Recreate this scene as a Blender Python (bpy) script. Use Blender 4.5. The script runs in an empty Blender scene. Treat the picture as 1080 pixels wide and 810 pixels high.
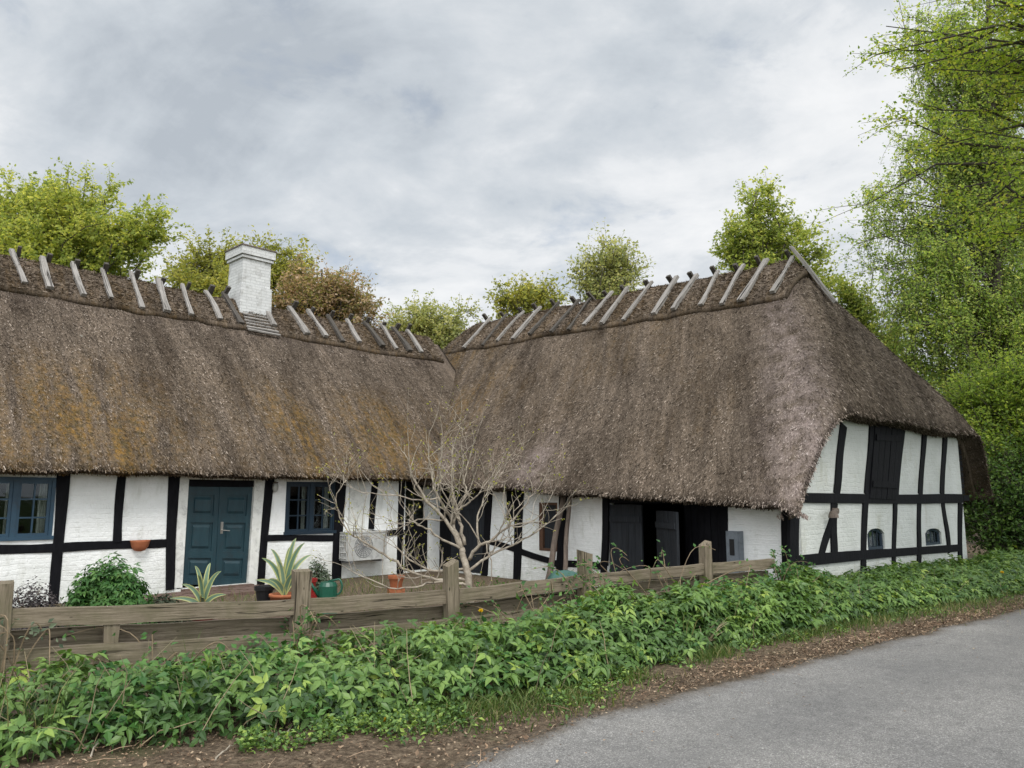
import bpy, math, random
import numpy as np
rng = np.random.default_rng(7); random.seed(7)
C = bpy.context.scene.collection
scene = bpy.context.scene
R = math.radians

# ------------------------------------------------------------------ camera maths
F, CX, CY, PITCH = 811.0, 540.0, 405.0, R(8.4)
EYE = np.array([0, 0, 1.65])
def ray(px, py):
    x = (px-CX)/F; y = (CY-py)/F
    return np.array([x, math.cos(PITCH)-y*math.sin(PITCH), math.sin(PITCH)+y*math.cos(PITCH)])
def ground(px, py, z=0.0):
    d = ray(px, py); t = (z-EYE[2])/d[2]
    return EYE+d*t
def at(px, py, Y):
    d = ray(px, py); return EYE+d*(Y/d[1])

# ------------------------------------------------------------------ mesh helpers
def build(name, verts, faces, mat, parent=None, attrs=None, smooth=False, kind=None):
    """verts in world space; faces = list of (n,3)/(n,4) arrays or python lists"""
    verts = np.asarray(verts, dtype=np.float64).reshape(-1, 3)
    org = np.zeros(3)
    if parent is not None:
        p = parent
        while p is not None:
            org += np.array(p.location); p = p.parent
    else:
        org = np.array([verts[:, 0].mean(), verts[:, 1].mean(), verts[:, 2].min()])
    me = bpy.data.meshes.new(name)
    arrs = [np.asarray(f, dtype=np.int32) for f in faces if len(f)]
    loops = np.concatenate([a.ravel() for a in arrs])
    sizes = np.concatenate([np.full(len(a), a.shape[1], dtype=np.int32) for a in arrs])
    starts = np.concatenate([[0], np.cumsum(sizes)[:-1]]).astype(np.int32)
    me.vertices.add(len(verts)); me.loops.add(len(loops)); me.polygons.add(len(sizes))
    me.vertices.foreach_set('co', (verts-org).astype(np.float32).ravel())
    me.loops.foreach_set('vertex_index', loops)
    me.polygons.foreach_set('loop_start', starts)
    me.update(calc_edges=True)
    if attrs:
        for k, v in attrs.items():
            v = np.asarray(v, dtype=np.float32)
            if v.ndim == 1:
                a = me.attributes.new(k, 'FLOAT', 'POINT'); a.data.foreach_set('value', v)
            else:
                a = me.attributes.new(k, 'FLOAT_VECTOR', 'POINT'); a.data.foreach_set('vector', v.ravel())
    me.validate()
    if smooth: me.shade_smooth()
    else: me.shade_flat()
    me.materials.append(mat)
    o = bpy.data.objects.new(name, me); C.objects.link(o)
    if parent is not None: o.parent = parent
    else: o.location = org
    if kind: o['kind'] = kind
    return o
def tag(o, label=None, cat=None, group=None, kind=None):
    if label: o['label'] = label
    if cat: o['category'] = cat
    if group: o['group'] = group
    if kind: o['kind'] = kind
    return o
def thing(name, loc, label, cat, group=None):
    o = bpy.data.objects.new(name, None); C.objects.link(o)
    o.location = tuple(loc); o.empty_display_size = .2
    return tag(o, label, cat, group)

class MB:
    def __init__(s): s.v = []; s.q = []; s.t = []; s.r = []
    def add(s, vs, quads=(), tris=(), rnd=.5):
        b = len(s.v); s.v.extend([tuple(map(float, p)) for p in vs])
        s.q.extend([tuple(b+i for i in f) for f in quads]); s.t.extend([tuple(b+i for i in f) for f in tris])
        s.r.extend([rnd]*len(vs))
    def hexa(s, p, rnd=.5):  # 8 points: 0-3 back loop, 4-7 front loop (same order)
        s.add(p, [(0,3,2,1),(4,5,6,7),(0,1,5,4),(1,2,6,5),(2,3,7,6),(3,0,4,7)], rnd=rnd)
    def box(s, x0, x1, y0, y1, z0, z1, rot=0, c=None):
        P = [(x0,y0,z0),(x1,y0,z0),(x1,y1,z0),(x0,y1,z0),(x0,y0,z1),(x1,y0,z1),(x1,y1,z1),(x0,y1,z1)]
        if c is not None:
            ca, sa = math.cos(rot), math.sin(rot)
            P = [(c[0]+x*ca-y*sa, c[1]+x*sa+y*ca, c[2]+z) for x, y, z in P]
        s.hexa(P)
    def tube(s, pts, rad, n=6, cap=True, rnd=.5):
        pts = np.asarray(pts, float); m = len(pts)
        rad = np.broadcast_to(np.asarray(rad, float), (m,))
        T = np.gradient(pts, axis=0); T /= (np.linalg.norm(T, axis=1)[:, None]+1e-9)
        ref = np.array([0., 0, 1]) if abs(T[0][2]) < .9 else np.array([1., 0, 0])
        vs = []
        for i in range(m):
            a = np.cross(T[i], ref); a /= np.linalg.norm(a)+1e-9
            b = np.cross(T[i], a); ref = np.cross(a, T[i]) if abs(np.dot(ref, T[i])) < .99 else ref
            for k in range(n):
                th = 2*math.pi*k/n
                vs.append(pts[i]+rad[i]*(math.cos(th)*a+math.sin(th)*b))
        q = []
        for i in range(m-1):
            for k in range(n):
                k2 = (k+1) % n
                q.append((i*n+k, i*n+k2, (i+1)*n+k2, (i+1)*n+k))
        base = len(vs); t = []
        if cap:
            vs.append(pts[0]); vs.append(pts[-1])
            for k in range(n):
                k2 = (k+1) % n
                t.append((base, k2, k)); t.append((base+1, (m-1)*n+k, (m-1)*n+k2))
        s.add(vs, q, t, rnd)
    def lathe(s, c, prof, n=20, ang=(0, 2*math.pi)):
        full = abs(ang[1]-ang[0]-2*math.pi) < 1e-6
        m = n if full else n+1
        vs = []
        for r, z in prof:
            for k in range(m):
                th = ang[0]+(ang[1]-ang[0])*k/n
                vs.append((c[0]+r*math.cos(th), c[1]+r*math.sin(th), c[2]+z))
        q = []
        for i in range(len(prof)-1):
            for k in range(n):
                k2 = (k+1) % m
                q.append((i*m+k, i*m+k2, (i+1)*m+k2, (i+1)*m+k))
        s.add(vs, q)
    def build(s, name, mat, parent=None, smooth=False):
        f = []
        if s.q: f.append(s.q)
        if s.t: f.append(s.t)
        return build(name, s.v, f, mat, parent, {'rnd': s.r}, smooth)

def vnoise(x, y, seed=0):
    x = np.asarray(x, float); y = np.asarray(y, float)
    xi = np.floor(x).astype(np.int64); yi = np.floor(y).astype(np.int64)
    fx = x-xi; fy = y-yi; fx = fx*fx*(3-2*fx); fy = fy*fy*(3-2*fy)
    def h(a, b):
        n = (a*374761393+b*668265263+seed*1442695041) & 0xffffffff
        n = ((n ^ (n >> 13))*1274126177) & 0xffffffff
        return ((n ^ (n >> 16)) & 0xffff)/65535.0
    return (h(xi, yi)*(1-fx)+h(xi+1, yi)*fx)*(1-fy)+(h(xi, yi+1)*(1-fx)+h(xi+1, yi+1)*fx)*fy
def fbm(x, y, seed=0, oct=4):
    r = 0; a = .5; 
    for i in range(oct):
        r = r+a*vnoise(np.asarray(x)*2**i, np.asarray(y)*2**i, seed+i*17); a *= .5
    return r
def unit(v): return v/(np.linalg.norm(v, axis=-1, keepdims=True)+1e-9)
def inst(tv, tf, pos, X, Y, Z, sc):
    tv = np.asarray(tv, float); n = len(pos); k = len(tv)
    sc = np.broadcast_to(np.asarray(sc, float), (n,))
    V = pos[:, None, :]+sc[:, None, None]*(tv[None, :, 0:1]*X[:, None, :]+tv[None, :, 1:2]*Y[:, None, :]+tv[None, :, 2:3]*Z[:, None, :])
    out = []
    for f in tf:
        f = np.asarray(f)
        out.append((f[None]+(np.arange(n)*k)[:, None, None]).reshape(-1, f.shape[1]))
    return V.reshape(-1, 3), out
def frames(Z, yaw=None):
    """random frames around the given normals"""
    n = len(Z); Z = unit(Z)
    r = rng.normal(size=(n, 3)); X = unit(r-(r*Z).sum(1)[:, None]*Z)
    return X, np.cross(Z, X), Z
def merge(parts):
    V = []; Fs = {}; off = 0; A = []
    for v, fs, a in parts:
        V.append(v)
        for f in fs: Fs.setdefault(f.shape[1], []).append(f+off)
        off += len(v); A.append(a)
    return np.concatenate(V), [np.concatenate(f) for f in Fs.values()], np.concatenate(A)

# ------------------------------------------------------------------ materials
class NT:
    def __init__(s, name):
        s.m = bpy.data.materials.new(name); s.m.use_nodes = True
        s.n = s.m.node_tree.nodes; s.l = s.m.node_tree.links; s.n.clear()
        s.out = s.n.new('ShaderNodeOutputMaterial')
    def node(s, t, **k):
        nd = s.n.new('ShaderNode'+t)
        for a, b in k.items():
            if a.startswith('_'): setattr(nd, a[1:], b)
            else:
                key = int(a[1:]) if a[0] == 'i' and a[1:].isdigit() else a.replace('_', ' ')
                i = nd.inputs[key]
                if isinstance(b, bpy.types.NodeSocket): s.l.new(b, i)
                else: i.default_value = b
        return nd
    def noise(s, vec, scale, detail=4, rough=.55, dist=0):
        return s.node('TexNoise', Vector=vec, Scale=scale, Detail=detail, Roughness=rough, Distortion=dist).outputs['Fac']
    def ramp(s, fac, stops, interp='LINEAR'):
        nd = s.n.new('ShaderNodeValToRGB'); nd.color_ramp.interpolation = interp
        e = nd.color_ramp.elements
        while len(e) < len(stops): e.new(.5)
        for el, (p, c) in zip(e, stops):
            el.position = p; el.color = (*c, 1) if len(c) == 3 else c
        s.l.new(fac, nd.inputs[0]); return nd.outputs['Color']
    def mix(s, f, a, b, mode='MIX'):
        nd = s.n.new('ShaderNodeMix'); nd.data_type = 'RGBA'; nd.blend_type = mode
        for i, v in ((0, f), (6, a), (7, b)):
            if isinstance(v, bpy.types.NodeSocket): s.l.new(v, nd.inputs[i])
            else: nd.inputs[i].default_value = v if i == 0 else (*v, 1)
        return nd.outputs[2]
    def math(s, op, a, b=0.0, c=0.0):
        nd = s.n.new('ShaderNodeMath'); nd.operation = op
        for i, v in enumerate((a, b, c)):
            if isinstance(v, bpy.types.NodeSocket): s.l.new(v, nd.inputs[i])
            else: nd.inputs[i].default_value = v
        return nd.outputs[0]
    def coord(s, k='Object'): return s.node('TexCoord').outputs[k]
    def map(s, vec, sc=(1, 1, 1), rot=(0, 0, 0), loc=(0, 0, 0)):
        return s.node('Mapping', Vector=vec, Scale=sc, Rotation=rot, Location=loc).outputs[0]
    def attr(s, n, o='Fac'): return s.node('Attribute', _attribute_name=n).outputs[o]
    def bump(s, h, st=.5, d=.02, normal=None):
        k = dict(Height=h, Strength=st, Distance=d)
        if normal is not None: k['Normal'] = normal
        return s.node('Bump', **k).outputs[0]
    def finish(s, col, rough=.8, normal=None, spec=.3, metal=0.0, trans=0.0, tcol=None):
        k = {'Base_Color': col if isinstance(col, bpy.types.NodeSocket) else (*col, 1), 'Roughness': rough, 'Specular_IOR_Level': spec, 'Metallic': metal}
        if normal is not None: k['Normal'] = normal
        p = s.node('BsdfPrincipled', **k).outputs[0]
        if trans:
            t = s.node('BsdfTranslucent', Color=tcol if tcol is not None else k['Base_Color']).outputs[0]
            p = s.node('MixShader', Fac=trans, i1=p, i2=t).outputs[0]
        s.l.new(p, s.out.inputs[0]); return s.m

def simple(name, c1, c2, scale=6, rough=.7, bump=.3, bscale=40, spec=.3, metal=0., stretch=(1, 1, 1)):
    n = NT(name); v = n.map(n.coord(), stretch)
    f = n.noise(v, scale, 6, .6)
    col = n.ramp(f, [(.3, c1), (.7, c2)])
    dn = n.noise(n.coord(), 7, 7, .72, .6)
    col = n.mix(n.ramp(dn, [(.50, (0, 0, 0)), (.68, (.55, .55, .55))]), col, tuple(.35*x+.02 for x in c1))
    return n.finish(col, rough, n.bump(n.noise(v, bscale, 4), bump, .01), spec, metal)
def leafmat(name, stops, trans=.35, rough=.5, tmul=(1.3, 1.25, .7), spec=.3):
    n = NT(name)
    r = n.attr('rnd')
    col = n.ramp(r, stops)
    big = n.noise(n.coord(), .9, 2)
    col = n.mix(1.0, col, n.ramp(big, [(.3, (.75, .78, .75)), (.7, (1.2, 1.15, 1.1))]), 'MULTIPLY')
    tc = n.mix(1.0, col, tmul, 'MULTIPLY')
    return n.finish(col, rough, None, spec, 0, trans, tc)

def thatch_material():
    n = NT('thatch'); v = n.coord(); sl = n.attr('slope', 'Vector')
    r = n.attr('rnd'); worn = n.attr('worn'); moss = n.attr('moss')  # worn carries wear and also the sunlight painted on the hip
    fine = n.noise(n.map(sl, (30, 9, 30)), 1.0, 5, .7)
    fine2 = n.noise(v, 45, 3, .7)
    f = n.math('ADD', n.math('MULTIPLY', fine, .45), n.math('MULTIPLY', fine2, .45))
    f = n.math('ADD', f, n.math('MULTIPLY', n.math('SUBTRACT', r, .5), .55))
    col = n.ramp(f, [(.25, (.030, .023, .0165)), (.42, (.125, .097, .073)), (.62, (.275, .221, .174)), (.86, (.57, .49, .415))])
    big = n.noise(n.map(sl, (1.3, .42, 1)), 1.0, 6, .68, .3)
    col = n.mix(1.0, col, n.ramp(big, [(.32, (.50, .48, .46)), (.5, (.95, .95, .95)), (.68, (1.40, 1.39, 1.38))]), 'MULTIPLY')
    strk = n.noise(n.map(sl, (7.5, .55, 1)), 1.0, 4, .6)
    col = n.mix(1.0, col, n.ramp(strk, [(.33, (.76, .75, .74)), (.66, (1.18, 1.17, 1.16))]), 'MULTIPLY')
    lichen = n.ramp(n.noise(v, 7, 2, .5), [(.74, (0, 0, 0)), (.80, (1, 1, 1))])
    col = n.mix(n.math('MULTIPLY', lichen, .5), col, (.42, .40, .34))
    ms = n.noise(n.map(sl, (3.4, .45, 1)), 1.0, 6, .7, .5)
    mk = n.math('MULTIPLY', n.ramp(ms, [(.40, (0, 0, 0)), (.60, (1, 1, 1))]), moss)
    mcol = n.ramp(n.noise(v, 9.0, 4, .7), [(.36, (.06, .052, .018)), (.50, (.19, .11, .026)), (.64, (.36, .19, .035))])
    mcol = n.mix(n.math('MULTIPLY', r, .6), mcol, (.20, .14, .07))
    col = n.mix(n.math('MULTIPLY', mk, n.ramp(n.noise(v, 14, 4, .7), [(.34, (.25, .25, .25)), (.56, (.95, .95, .95))])), col, mcol)
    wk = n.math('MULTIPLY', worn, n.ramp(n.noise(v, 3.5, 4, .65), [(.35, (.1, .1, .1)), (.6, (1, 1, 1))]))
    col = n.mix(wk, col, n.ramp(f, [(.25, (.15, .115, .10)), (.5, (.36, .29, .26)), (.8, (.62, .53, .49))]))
    h = n.math('ADD', fine, n.math('MULTIPLY', fine2, .6))
    return n.finish(col, .95, n.bump(h, .9, .05), .1)

def plaster(name, tint=(1, 1, 1), dirt=.55):
    n = NT(name); v = n.coord()
    sl = n.attr('slope', 'Vector')
    sl = n.node('VectorMath', _operation='ADD', i0=sl, i1=n.node('VectorMath', _operation='SCALE', i0=n.node('TexNoise', Vector=v, Scale=2.5, Detail=3.0).outputs['Color'], Scale=.09).outputs[0]).outputs[0]
    br = n.node('TexBrick', Vector=n.map(sl, (1, 1, 1)), Scale=1.0, Mortar_Size=.012, Mortar_Smooth=.9, Brick_Width=.24, Row_Height=.075, Color1=(1, 1, 1, 1), Color2=(.6, .6, .6, 1), Mortar=(.3, .3, .3, 1))
    big = n.noise(v, 1.6, 5, .6); fine = n.noise(v, 14, 4, .6)
    col = n.ramp(big, [(.3, (.72*tint[0], .73*tint[1], .70*tint[2])), (.62, (.85*tint[0], .855*tint[1], .835*tint[2]))])
    dm = n.ramp(n.noise(n.map(v, (4, 4, 1.2)), 1.0, 6, .65), [(.56, (0, 0, 0)), (.75, (1, 1, 1))])
    col = n.mix(n.math('MULTIPLY', dm, dirt), col, (.42, .42, .35))
    z = n.node('SeparateXYZ', Vector=n.node('NewGeometry').outputs['Position']).outputs[2]
    low = n.math('SUBTRACT', 1.0, n.node('MapRange', Value=z, From_Min=0.0, From_Max=.75).outputs[0])
    gk = n.math('MULTIPLY', low, n.ramp(n.noise(v, 5, 5, .7), [(.35, (.2, .2, .2)), (.65, (1, 1, 1))]))
    col = n.mix(n.math('MULTIPLY', gk, .45), col, (.30, .31, .23))
    h = n.math('ADD', n.math('MULTIPLY', br.outputs['Color'], .2), n.math('ADD', n.math('MULTIPLY', fine, .7), n.math('MULTIPLY', big, 1.2)))
    return n.finish(col, .9, n.bump(h, .8, .028), .15)

def wood_grey(name, c1, c2, c3=None, sc=1.0, rough=.85):
    n = NT(name); v = n.attr('grain', 'Vector')
    g = n.noise(n.map(v, (2.6*sc, 75*sc, 75*sc)), 1.0, 8, .75, .4)
    col = n.ramp(g, [(.3, c1), (.68, c2)])
    kn = n.node('TexVoronoi', Vector=n.map(v, (5.5, 17, 17)), Scale=1.0); col = n.mix(1.0, col, n.ramp(kn.outputs['Distance'], [(.07, (.12, .11, .10)), (.13, (1, 1, 1))]), 'MULTIPLY')
    if c3: col = n.mix(n.math('MULTIPLY', n.ramp(n.noise(n.coord(), 4, 5, .65), [(.45, (0, 0, 0)), (.7, (1, 1, 1))]), .7), col, c3)
    crack = n.ramp(n.noise(n.map(v, (1.0*sc, 30*sc, 30*sc)), 1.0, 4, .55, .8), [(.33, (.10, .09, .08)), (.40, (1, 1, 1))])
    col = n.mix(1.0, col, crack, 'MULTIPLY')
    return n.finish(col, rough, n.bump(n.math('ADD', g, crack), .7, .012), .2)

def blackwood():
    n = NT('tarred_timber'); v = n.coord()
    g = n.noise(n.map(v, (18, 18, 5)), 1.0, 5, .65)
    col = n.ramp(g, [(.3, (.003, .003, .004)), (.75, (.0095, .0095, .012))])
    return n.finish(col, .7, n.bump(g, .6, .012), .12)

M = {}
M['thatch'] = thatch_material()
M['plaster'] = plaster('limewash')
M['plaster_gable'] = plaster('gable_limewash', (.68, .69, .67), .95)  # grey tint covers weathered lime and also stands in for tree shade
M['tar'] = blackwood()
M['blueDoor'] = simple('blue_door_paint', (.012, .036, .047), (.020, .052, .064), 3, .42, .25, 60, .4, stretch=(3, 3, .6))
M['bluewin'] = simple('blue_window_paint', (.016, .045, .075), (.028, .07, .11), 4, .45, .2, 60, .4)
M['darkwin'] = simple('dark_blue_window_paint', (.009, .02, .033), (.015, .032, .05), 4, .45, .2, 60, .4)
M['whitewood'] = simple('white_paint', (.62, .62, .57), (.78, .78, .74), 5, .6, .25, 50, .3)
M['greydoor'] = simple('weathered_barn_door', (.012, .014, .017), (.03, .034, .04), 3, .7, .4, 40, .25, stretch=(9, 9, .6))
M['greybox'] = simple('grey_cabinet_plastic', (.14, .16, .18), (.20, .225, .25), 3, .5, .1, 60)
M['brownframe'] = simple('brown_frame_wood', (.07, .035, .02), (.14, .075, .045), 6, .7, .3, 40)
M['terracotta'] = simple('terracotta', (.27, .085, .035), (.42, .15, .07), 5, .85, .3, 40)
M['brick'] = simple('brick_paving', (.10, .065, .05), (.19, .125, .10), 7, .9, .5, 30)
M['acwhite'] = simple('painted_sheet_metal', (.36, .36, .34), (.52, .52, .50), 3, .45, .05, 60)
M['acgrey'] = simple('fan_grille', (.14, .14, .14), (.22, .22, .22), 6, .5, .1, 60)
M['steel'] = simple('worn_steel', (.35, .33, .30), (.6, .58, .54), 8, .35, .1, 60, .5, .9)
M['rust'] = simple('rusty_metal', (.08, .06, .05), (.2, .16, .13), 12, .7, .4, 50)
M['greenplastic'] = simple('green_plastic', (.006, .065, .038), (.012, .10, .06), 3, .35, .05, 30, .5)
M['redplastic'] = simple('red_glaze', (.22, .014, .014), (.33, .03, .025), 3, .3, .05, 30, .5)
M['tarp'] = simple('green_tarpaulin', (.025, .075, .06), (.05, .12, .10), 4, .5, .3, 12)
M['blacksheet'] = simple('black_sheet', (.01, .01, .011), (.02, .02, .022), 4, .5, .2, 30)
M['curtain'] = simple('curtain_cloth', (.5, .48, .42), (.65, .63, .58), 6, .9, .2, 30)
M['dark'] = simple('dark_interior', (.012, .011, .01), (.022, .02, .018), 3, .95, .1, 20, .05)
M['fencewood'] = wood_grey('fence_board', (.06, .046, .03), (.285, .235, .17), (.115, .105, .058))
M['ridgewood'] = wood_grey('silvered_timber', (.10, .09, .08), (.42, .39, .36), (.20, .185, .165))
M['ridgedark'] = wood_grey('shaded_weathered_timber', (.03, .026, .022), (.13, .115, .10), (.07, .062, .05))
M['polewood'] = simple('pole_bark', (.10, .075, .06), (.22, .175, .14), 4, .85, .5, 30, stretch=(6, 6, 1))
M['bark'] = simple('tree_bark', (.045, .037, .028), (.11, .095, .075), 5, .9, .7, 20, stretch=(4, 4, 1))
M['ridgedark2'] = simple('rusted_nail', (.012, .009, .007), (.03, .02, .014), 8, .8)
M['birchbark'] = simple('birch_bark', (.12, .11, .10), (.55, .53, .49), 3, .8, .3, 20, stretch=(1, 1, 4))
M['palebark'] = simple('pale_shrub_bark', (.17, .14, .105), (.48, .42, .335), 9, .85, .6, 50)
M['stem'] = simple('bramble_stem', (.12, .085, .05), (.28, .21, .13), 5, .7, .3, 40)
def chimney_mat():
    n = NT('chimney_limewash'); v = n.coord(); sl = n.attr('slope', 'Vector')
    br = n.node('TexBrick', Vector=sl, Scale=1.0, Mortar_Size=.010, Mortar_Smooth=.6, Brick_Width=.24, Row_Height=.072, Color1=(.60, .60, .585, 1), Color2=(.53, .53, .52, 1), Mortar=(.45, .45, .44, 1))
    d = n.ramp(n.noise(v, 5, 6, .7), [(.52, (0, 0, 0)), (.66, (1, 1, 1))])
    col = n.mix(n.math('MULTIPLY', d, .6), br.outputs['Color'], (.30, .29, .27))
    h = n.math('ADD', br.outputs['Color'], n.noise(v, 18, 4))
    return n.finish(col, .9, n.bump(h, .6, .012), .15)
M['chimney'] = chimney_mat()
def glass_mat():
    n = NT('window_glass')
    fr = n.node('Fresnel', IOR=1.5).outputs[0]
    nb = n.bump(n.noise(n.coord(), 5, 2), .05, .02)
    g = n.node('BsdfGlossy', Color=(.9, .95, 1, 1), Roughness=.03, Normal=nb).outputs[0]
    t = n.node('BsdfTransparent', Color=(.8, .84, .84, 1)).outputs[0]
    f = n.math('MULTIPLY', fr, .6)
    n.l.new(n.node('MixShader', Fac=f, i1=t, i2=g).outputs[0], n.out.inputs[0]); return n.m
M['glass'] = glass_mat()
def asphalt():
    n = NT('asphalt'); v = n.coord()
    vor = n.node('TexVoronoi', Vector=v, Scale=150.0, Randomness=1.0)
    sp = n.ramp(n.node('SeparateColor', Color=vor.outputs['Color']).outputs[0], [(.0, (.12, .116, .111)), (.55, (.20, .193, .184)), (.88, (.265, .256, .244)), (1, (.42, .405, .38))])
    big = n.noise(v, .55, 5, .6)
    col = n.mix(1.0, sp, n.ramp(big, [(.3, (.76, .76, .77)), (.7, (1.2, 1.19, 1.17))]), 'MULTIPLY')
    wp = n.attr('track'); col = n.mix(n.math('MULTIPLY', wp, .30), col, (.10, .10, .10))
    f = n.ramp(n.noise(v, 9, 5, .7), [(.3, (.85, .85, .85)), (.7, (1.12, 1.12, 1.12))])
    col = n.mix(1.0, col, f, 'MULTIPLY')
    crk = n.node('TexVoronoi', Vector=n.node('VectorMath', _operation='ADD', i0=v, i1=n.node('TexNoise', Vector=v, Scale=2.0, Detail=4.0).outputs['Color']).outputs[0], Scale=.55, _feature='DISTANCE_TO_EDGE')
    ck = n.ramp(crk.outputs['Distance'], [(.0, (.55, .55, .55)), (.012, (1, 1, 1))])
    ck = n.mix(n.ramp(n.noise(v, .8, 2), [(.5, (0, 0, 0)), (.6, (1, 1, 1))]), (1, 1, 1), ck)
    col = n.mix(1.0, col, ck, 'MULTIPLY')
    edge = n.attr('edge')
    ek = n.math('MULTIPLY', n.math('ADD', edge, n.math('MULTIPLY', n.math('SUBTRACT', n.noise(v, 3, 5, .7), .5), 1.5)), edge)
    col = n.mix(n.ramp(ek, [(.15, (0, 0, 0)), (.75, (1, 1, 1))]), col, n.ramp(n.noise(v, 40, 4, .7), [(.35, (.03, .024, .018)), (.65, (.15, .115, .08))]))
    h = n.math('ADD', n.math('MULTIPLY', vor.outputs['Distance'], -.6), n.noise(v, 60, 3))
    return n.finish(col, .85, n.bump(h, .7, .012), .25)
M['asphalt'] = asphalt()
def soil():
    n = NT('soil'); v = n.coord()
    a = n.noise(v, 22, 6, .75); b = n.noise(v, 1.3, 4)
    col = n.ramp(a, [(.3, (.035, .027, .019)), (.5, (.115, .085, .058)), (.72, (.28, .215, .15))])
    col = n.mix(n.ramp(b, [(.55, (0, 0, 0)), (.75, (.6, .6, .6))]), col, (.05, .075, .02))
    return n.finish(col, .95, n.bump(a, .9, .03), .1)
M['soil'] = soil()
def grassland():
    n = NT('meadow'); v = n.coord()
    col = n.ramp(n.noise(v, .7, 6, .65), [(.3, (.035, .055, .015)), (.7, (.085, .12, .03))])
    return n.finish(col, .95, n.bump(n.noise(v, 20, 4), .8, .04), .1)
M['meadow'] = grassland()
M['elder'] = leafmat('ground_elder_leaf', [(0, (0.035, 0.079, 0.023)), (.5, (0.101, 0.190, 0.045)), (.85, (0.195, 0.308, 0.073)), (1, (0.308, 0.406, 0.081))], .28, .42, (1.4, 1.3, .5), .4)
M['grass'] = leafmat('grass_blade', [(0, (.05, .09, .02)), (.7, (.10, .16, .035)), (1, (.28, .24, .11))], .3, .5)
M['litter'] = leafmat('dry_leaf', [(0, (.05, .033, .022)), (.4, (.13, .085, .055)), (.75, (.26, .175, .115)), (1, (.45, .35, .25))], .08, .8, (1, 1, 1))
M['bush'] = leafmat('bush_leaf', [(0, (0.027, 0.088, 0.022)), (.6, (0.062, 0.156, 0.035)), (1, (0.125, 0.237, 0.056))], .25, .45)
M['darkbush'] = leafmat('dark_bush_leaf', [(0, (.02, .03, .016)), (.6, (.04, .055, .03)), (1, (.09, .10, .06))], .2, .6)
M['dryplant'] = leafmat('dry_stalk', [(0, (.03, .025, .028)), (.6, (.07, .06, .062)), (1, (.14, .12, .115))], .1, .8, (1, 1, 1))
M['lav'] = leafmat('greygreen_leaf', [(0, (.05, .075, .045)), (.6, (.09, .125, .075)), (1, (.15, .18, .12))], .2, .6)
M['maple'] = leafmat('maple_leaf', [(0, (0.161, 0.227, 0.056)), (.5, (0.344, 0.412, 0.098)), (1, (0.620, 0.620, 0.168))], .58, .55, (1.5, 1.38, .95))
M['olive'] = leafmat('young_yellow_leaf', [(0, (0.158, 0.196, 0.053)), (.5, (0.335, 0.356, 0.079)), (1, (0.521, 0.499, 0.154))], .58, .55, (1.5, 1.38, .95))
M['copper'] = leafmat('copper_leaf', [(0, (.16, .13, .06)), (.35, (.25, .25, .07)), (.55, (.42, .29, .17)), (1, (.56, .43, .32))], .55, .55, (1.35, 1.3, 1.0))
M['pale'] = leafmat('pale_leaf', [(0, (0.201, 0.246, 0.099)), (.5, (0.361, 0.399, 0.158)), (1, (0.603, 0.588, 0.317))], .58, .55, (1.5, 1.38, .95))
M['poplar'] = leafmat('poplar_leaf', [(0, (0.150, 0.218, 0.050)), (.5, (0.326, 0.407, 0.099)), (1, (0.599, 0.616, 0.197))], .58, .55, (1.5, 1.38, .95))
M['birch'] = leafmat('birch_leaf', [(0, (0.137, 0.238, 0.059)), (.5, (0.311, 0.433, 0.117)), (1, (0.573, 0.620, 0.205))], .58, .55, (1.5, 1.38, .95))
M['hornbeam'] = leafmat('hornbeam_leaf', [(0, (0.155, 0.259, 0.039)), (.5, (0.346, 0.483, 0.063)), (1, (0.620, 0.620, 0.127))], .58, .55, (1.5, 1.38, .95))
M['beech'] = leafmat('beech_leaf', [(0, (0.099, 0.165, 0.031)), (.5, (0.210, 0.317, 0.053)), (1, (0.420, 0.496, 0.106))], .58, .55, (1.5, 1.38, .95))
M['hazel'] = leafmat('hazel_leaf', [(0, (0.036, 0.086, 0.021)), (.5, (0.079, 0.159, 0.031)), (1, (0.159, 0.245, 0.051))], .35)
M['flower'] = leafmat('yellow_petal', [(0, (.7, .45, .01)), (1, (.8, .55, .02))], .2)
M['straw'] = leafmat('dry_grass', [(0, (.2, .16, .09)), (1, (.45, .38, .25))], .2, .8, (1, 1, 1))
def agave_mat():
    n = NT('variegated_agave'); e = n.attr('edge'); r = n.attr('rnd')
    k = n.ramp(n.math('ADD', e, n.math('MULTIPLY', n.math('SUBTRACT', n.noise(n.coord(), 20, 3), .5), .2)), [(.52, (0, 0, 0)), (.66, (1, 1, 1))])
    col = n.mix(k, n.ramp(r, [(0, (.075, .14, .085)), (1, (.16, .24, .16))]), n.ramp(r, [(0, (.30, .33, .11)), (1, (.46, .46, .20))]))
    return n.finish(col, .5, None, .35, 0, .12)
M['agave'] = agave_mat()

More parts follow.
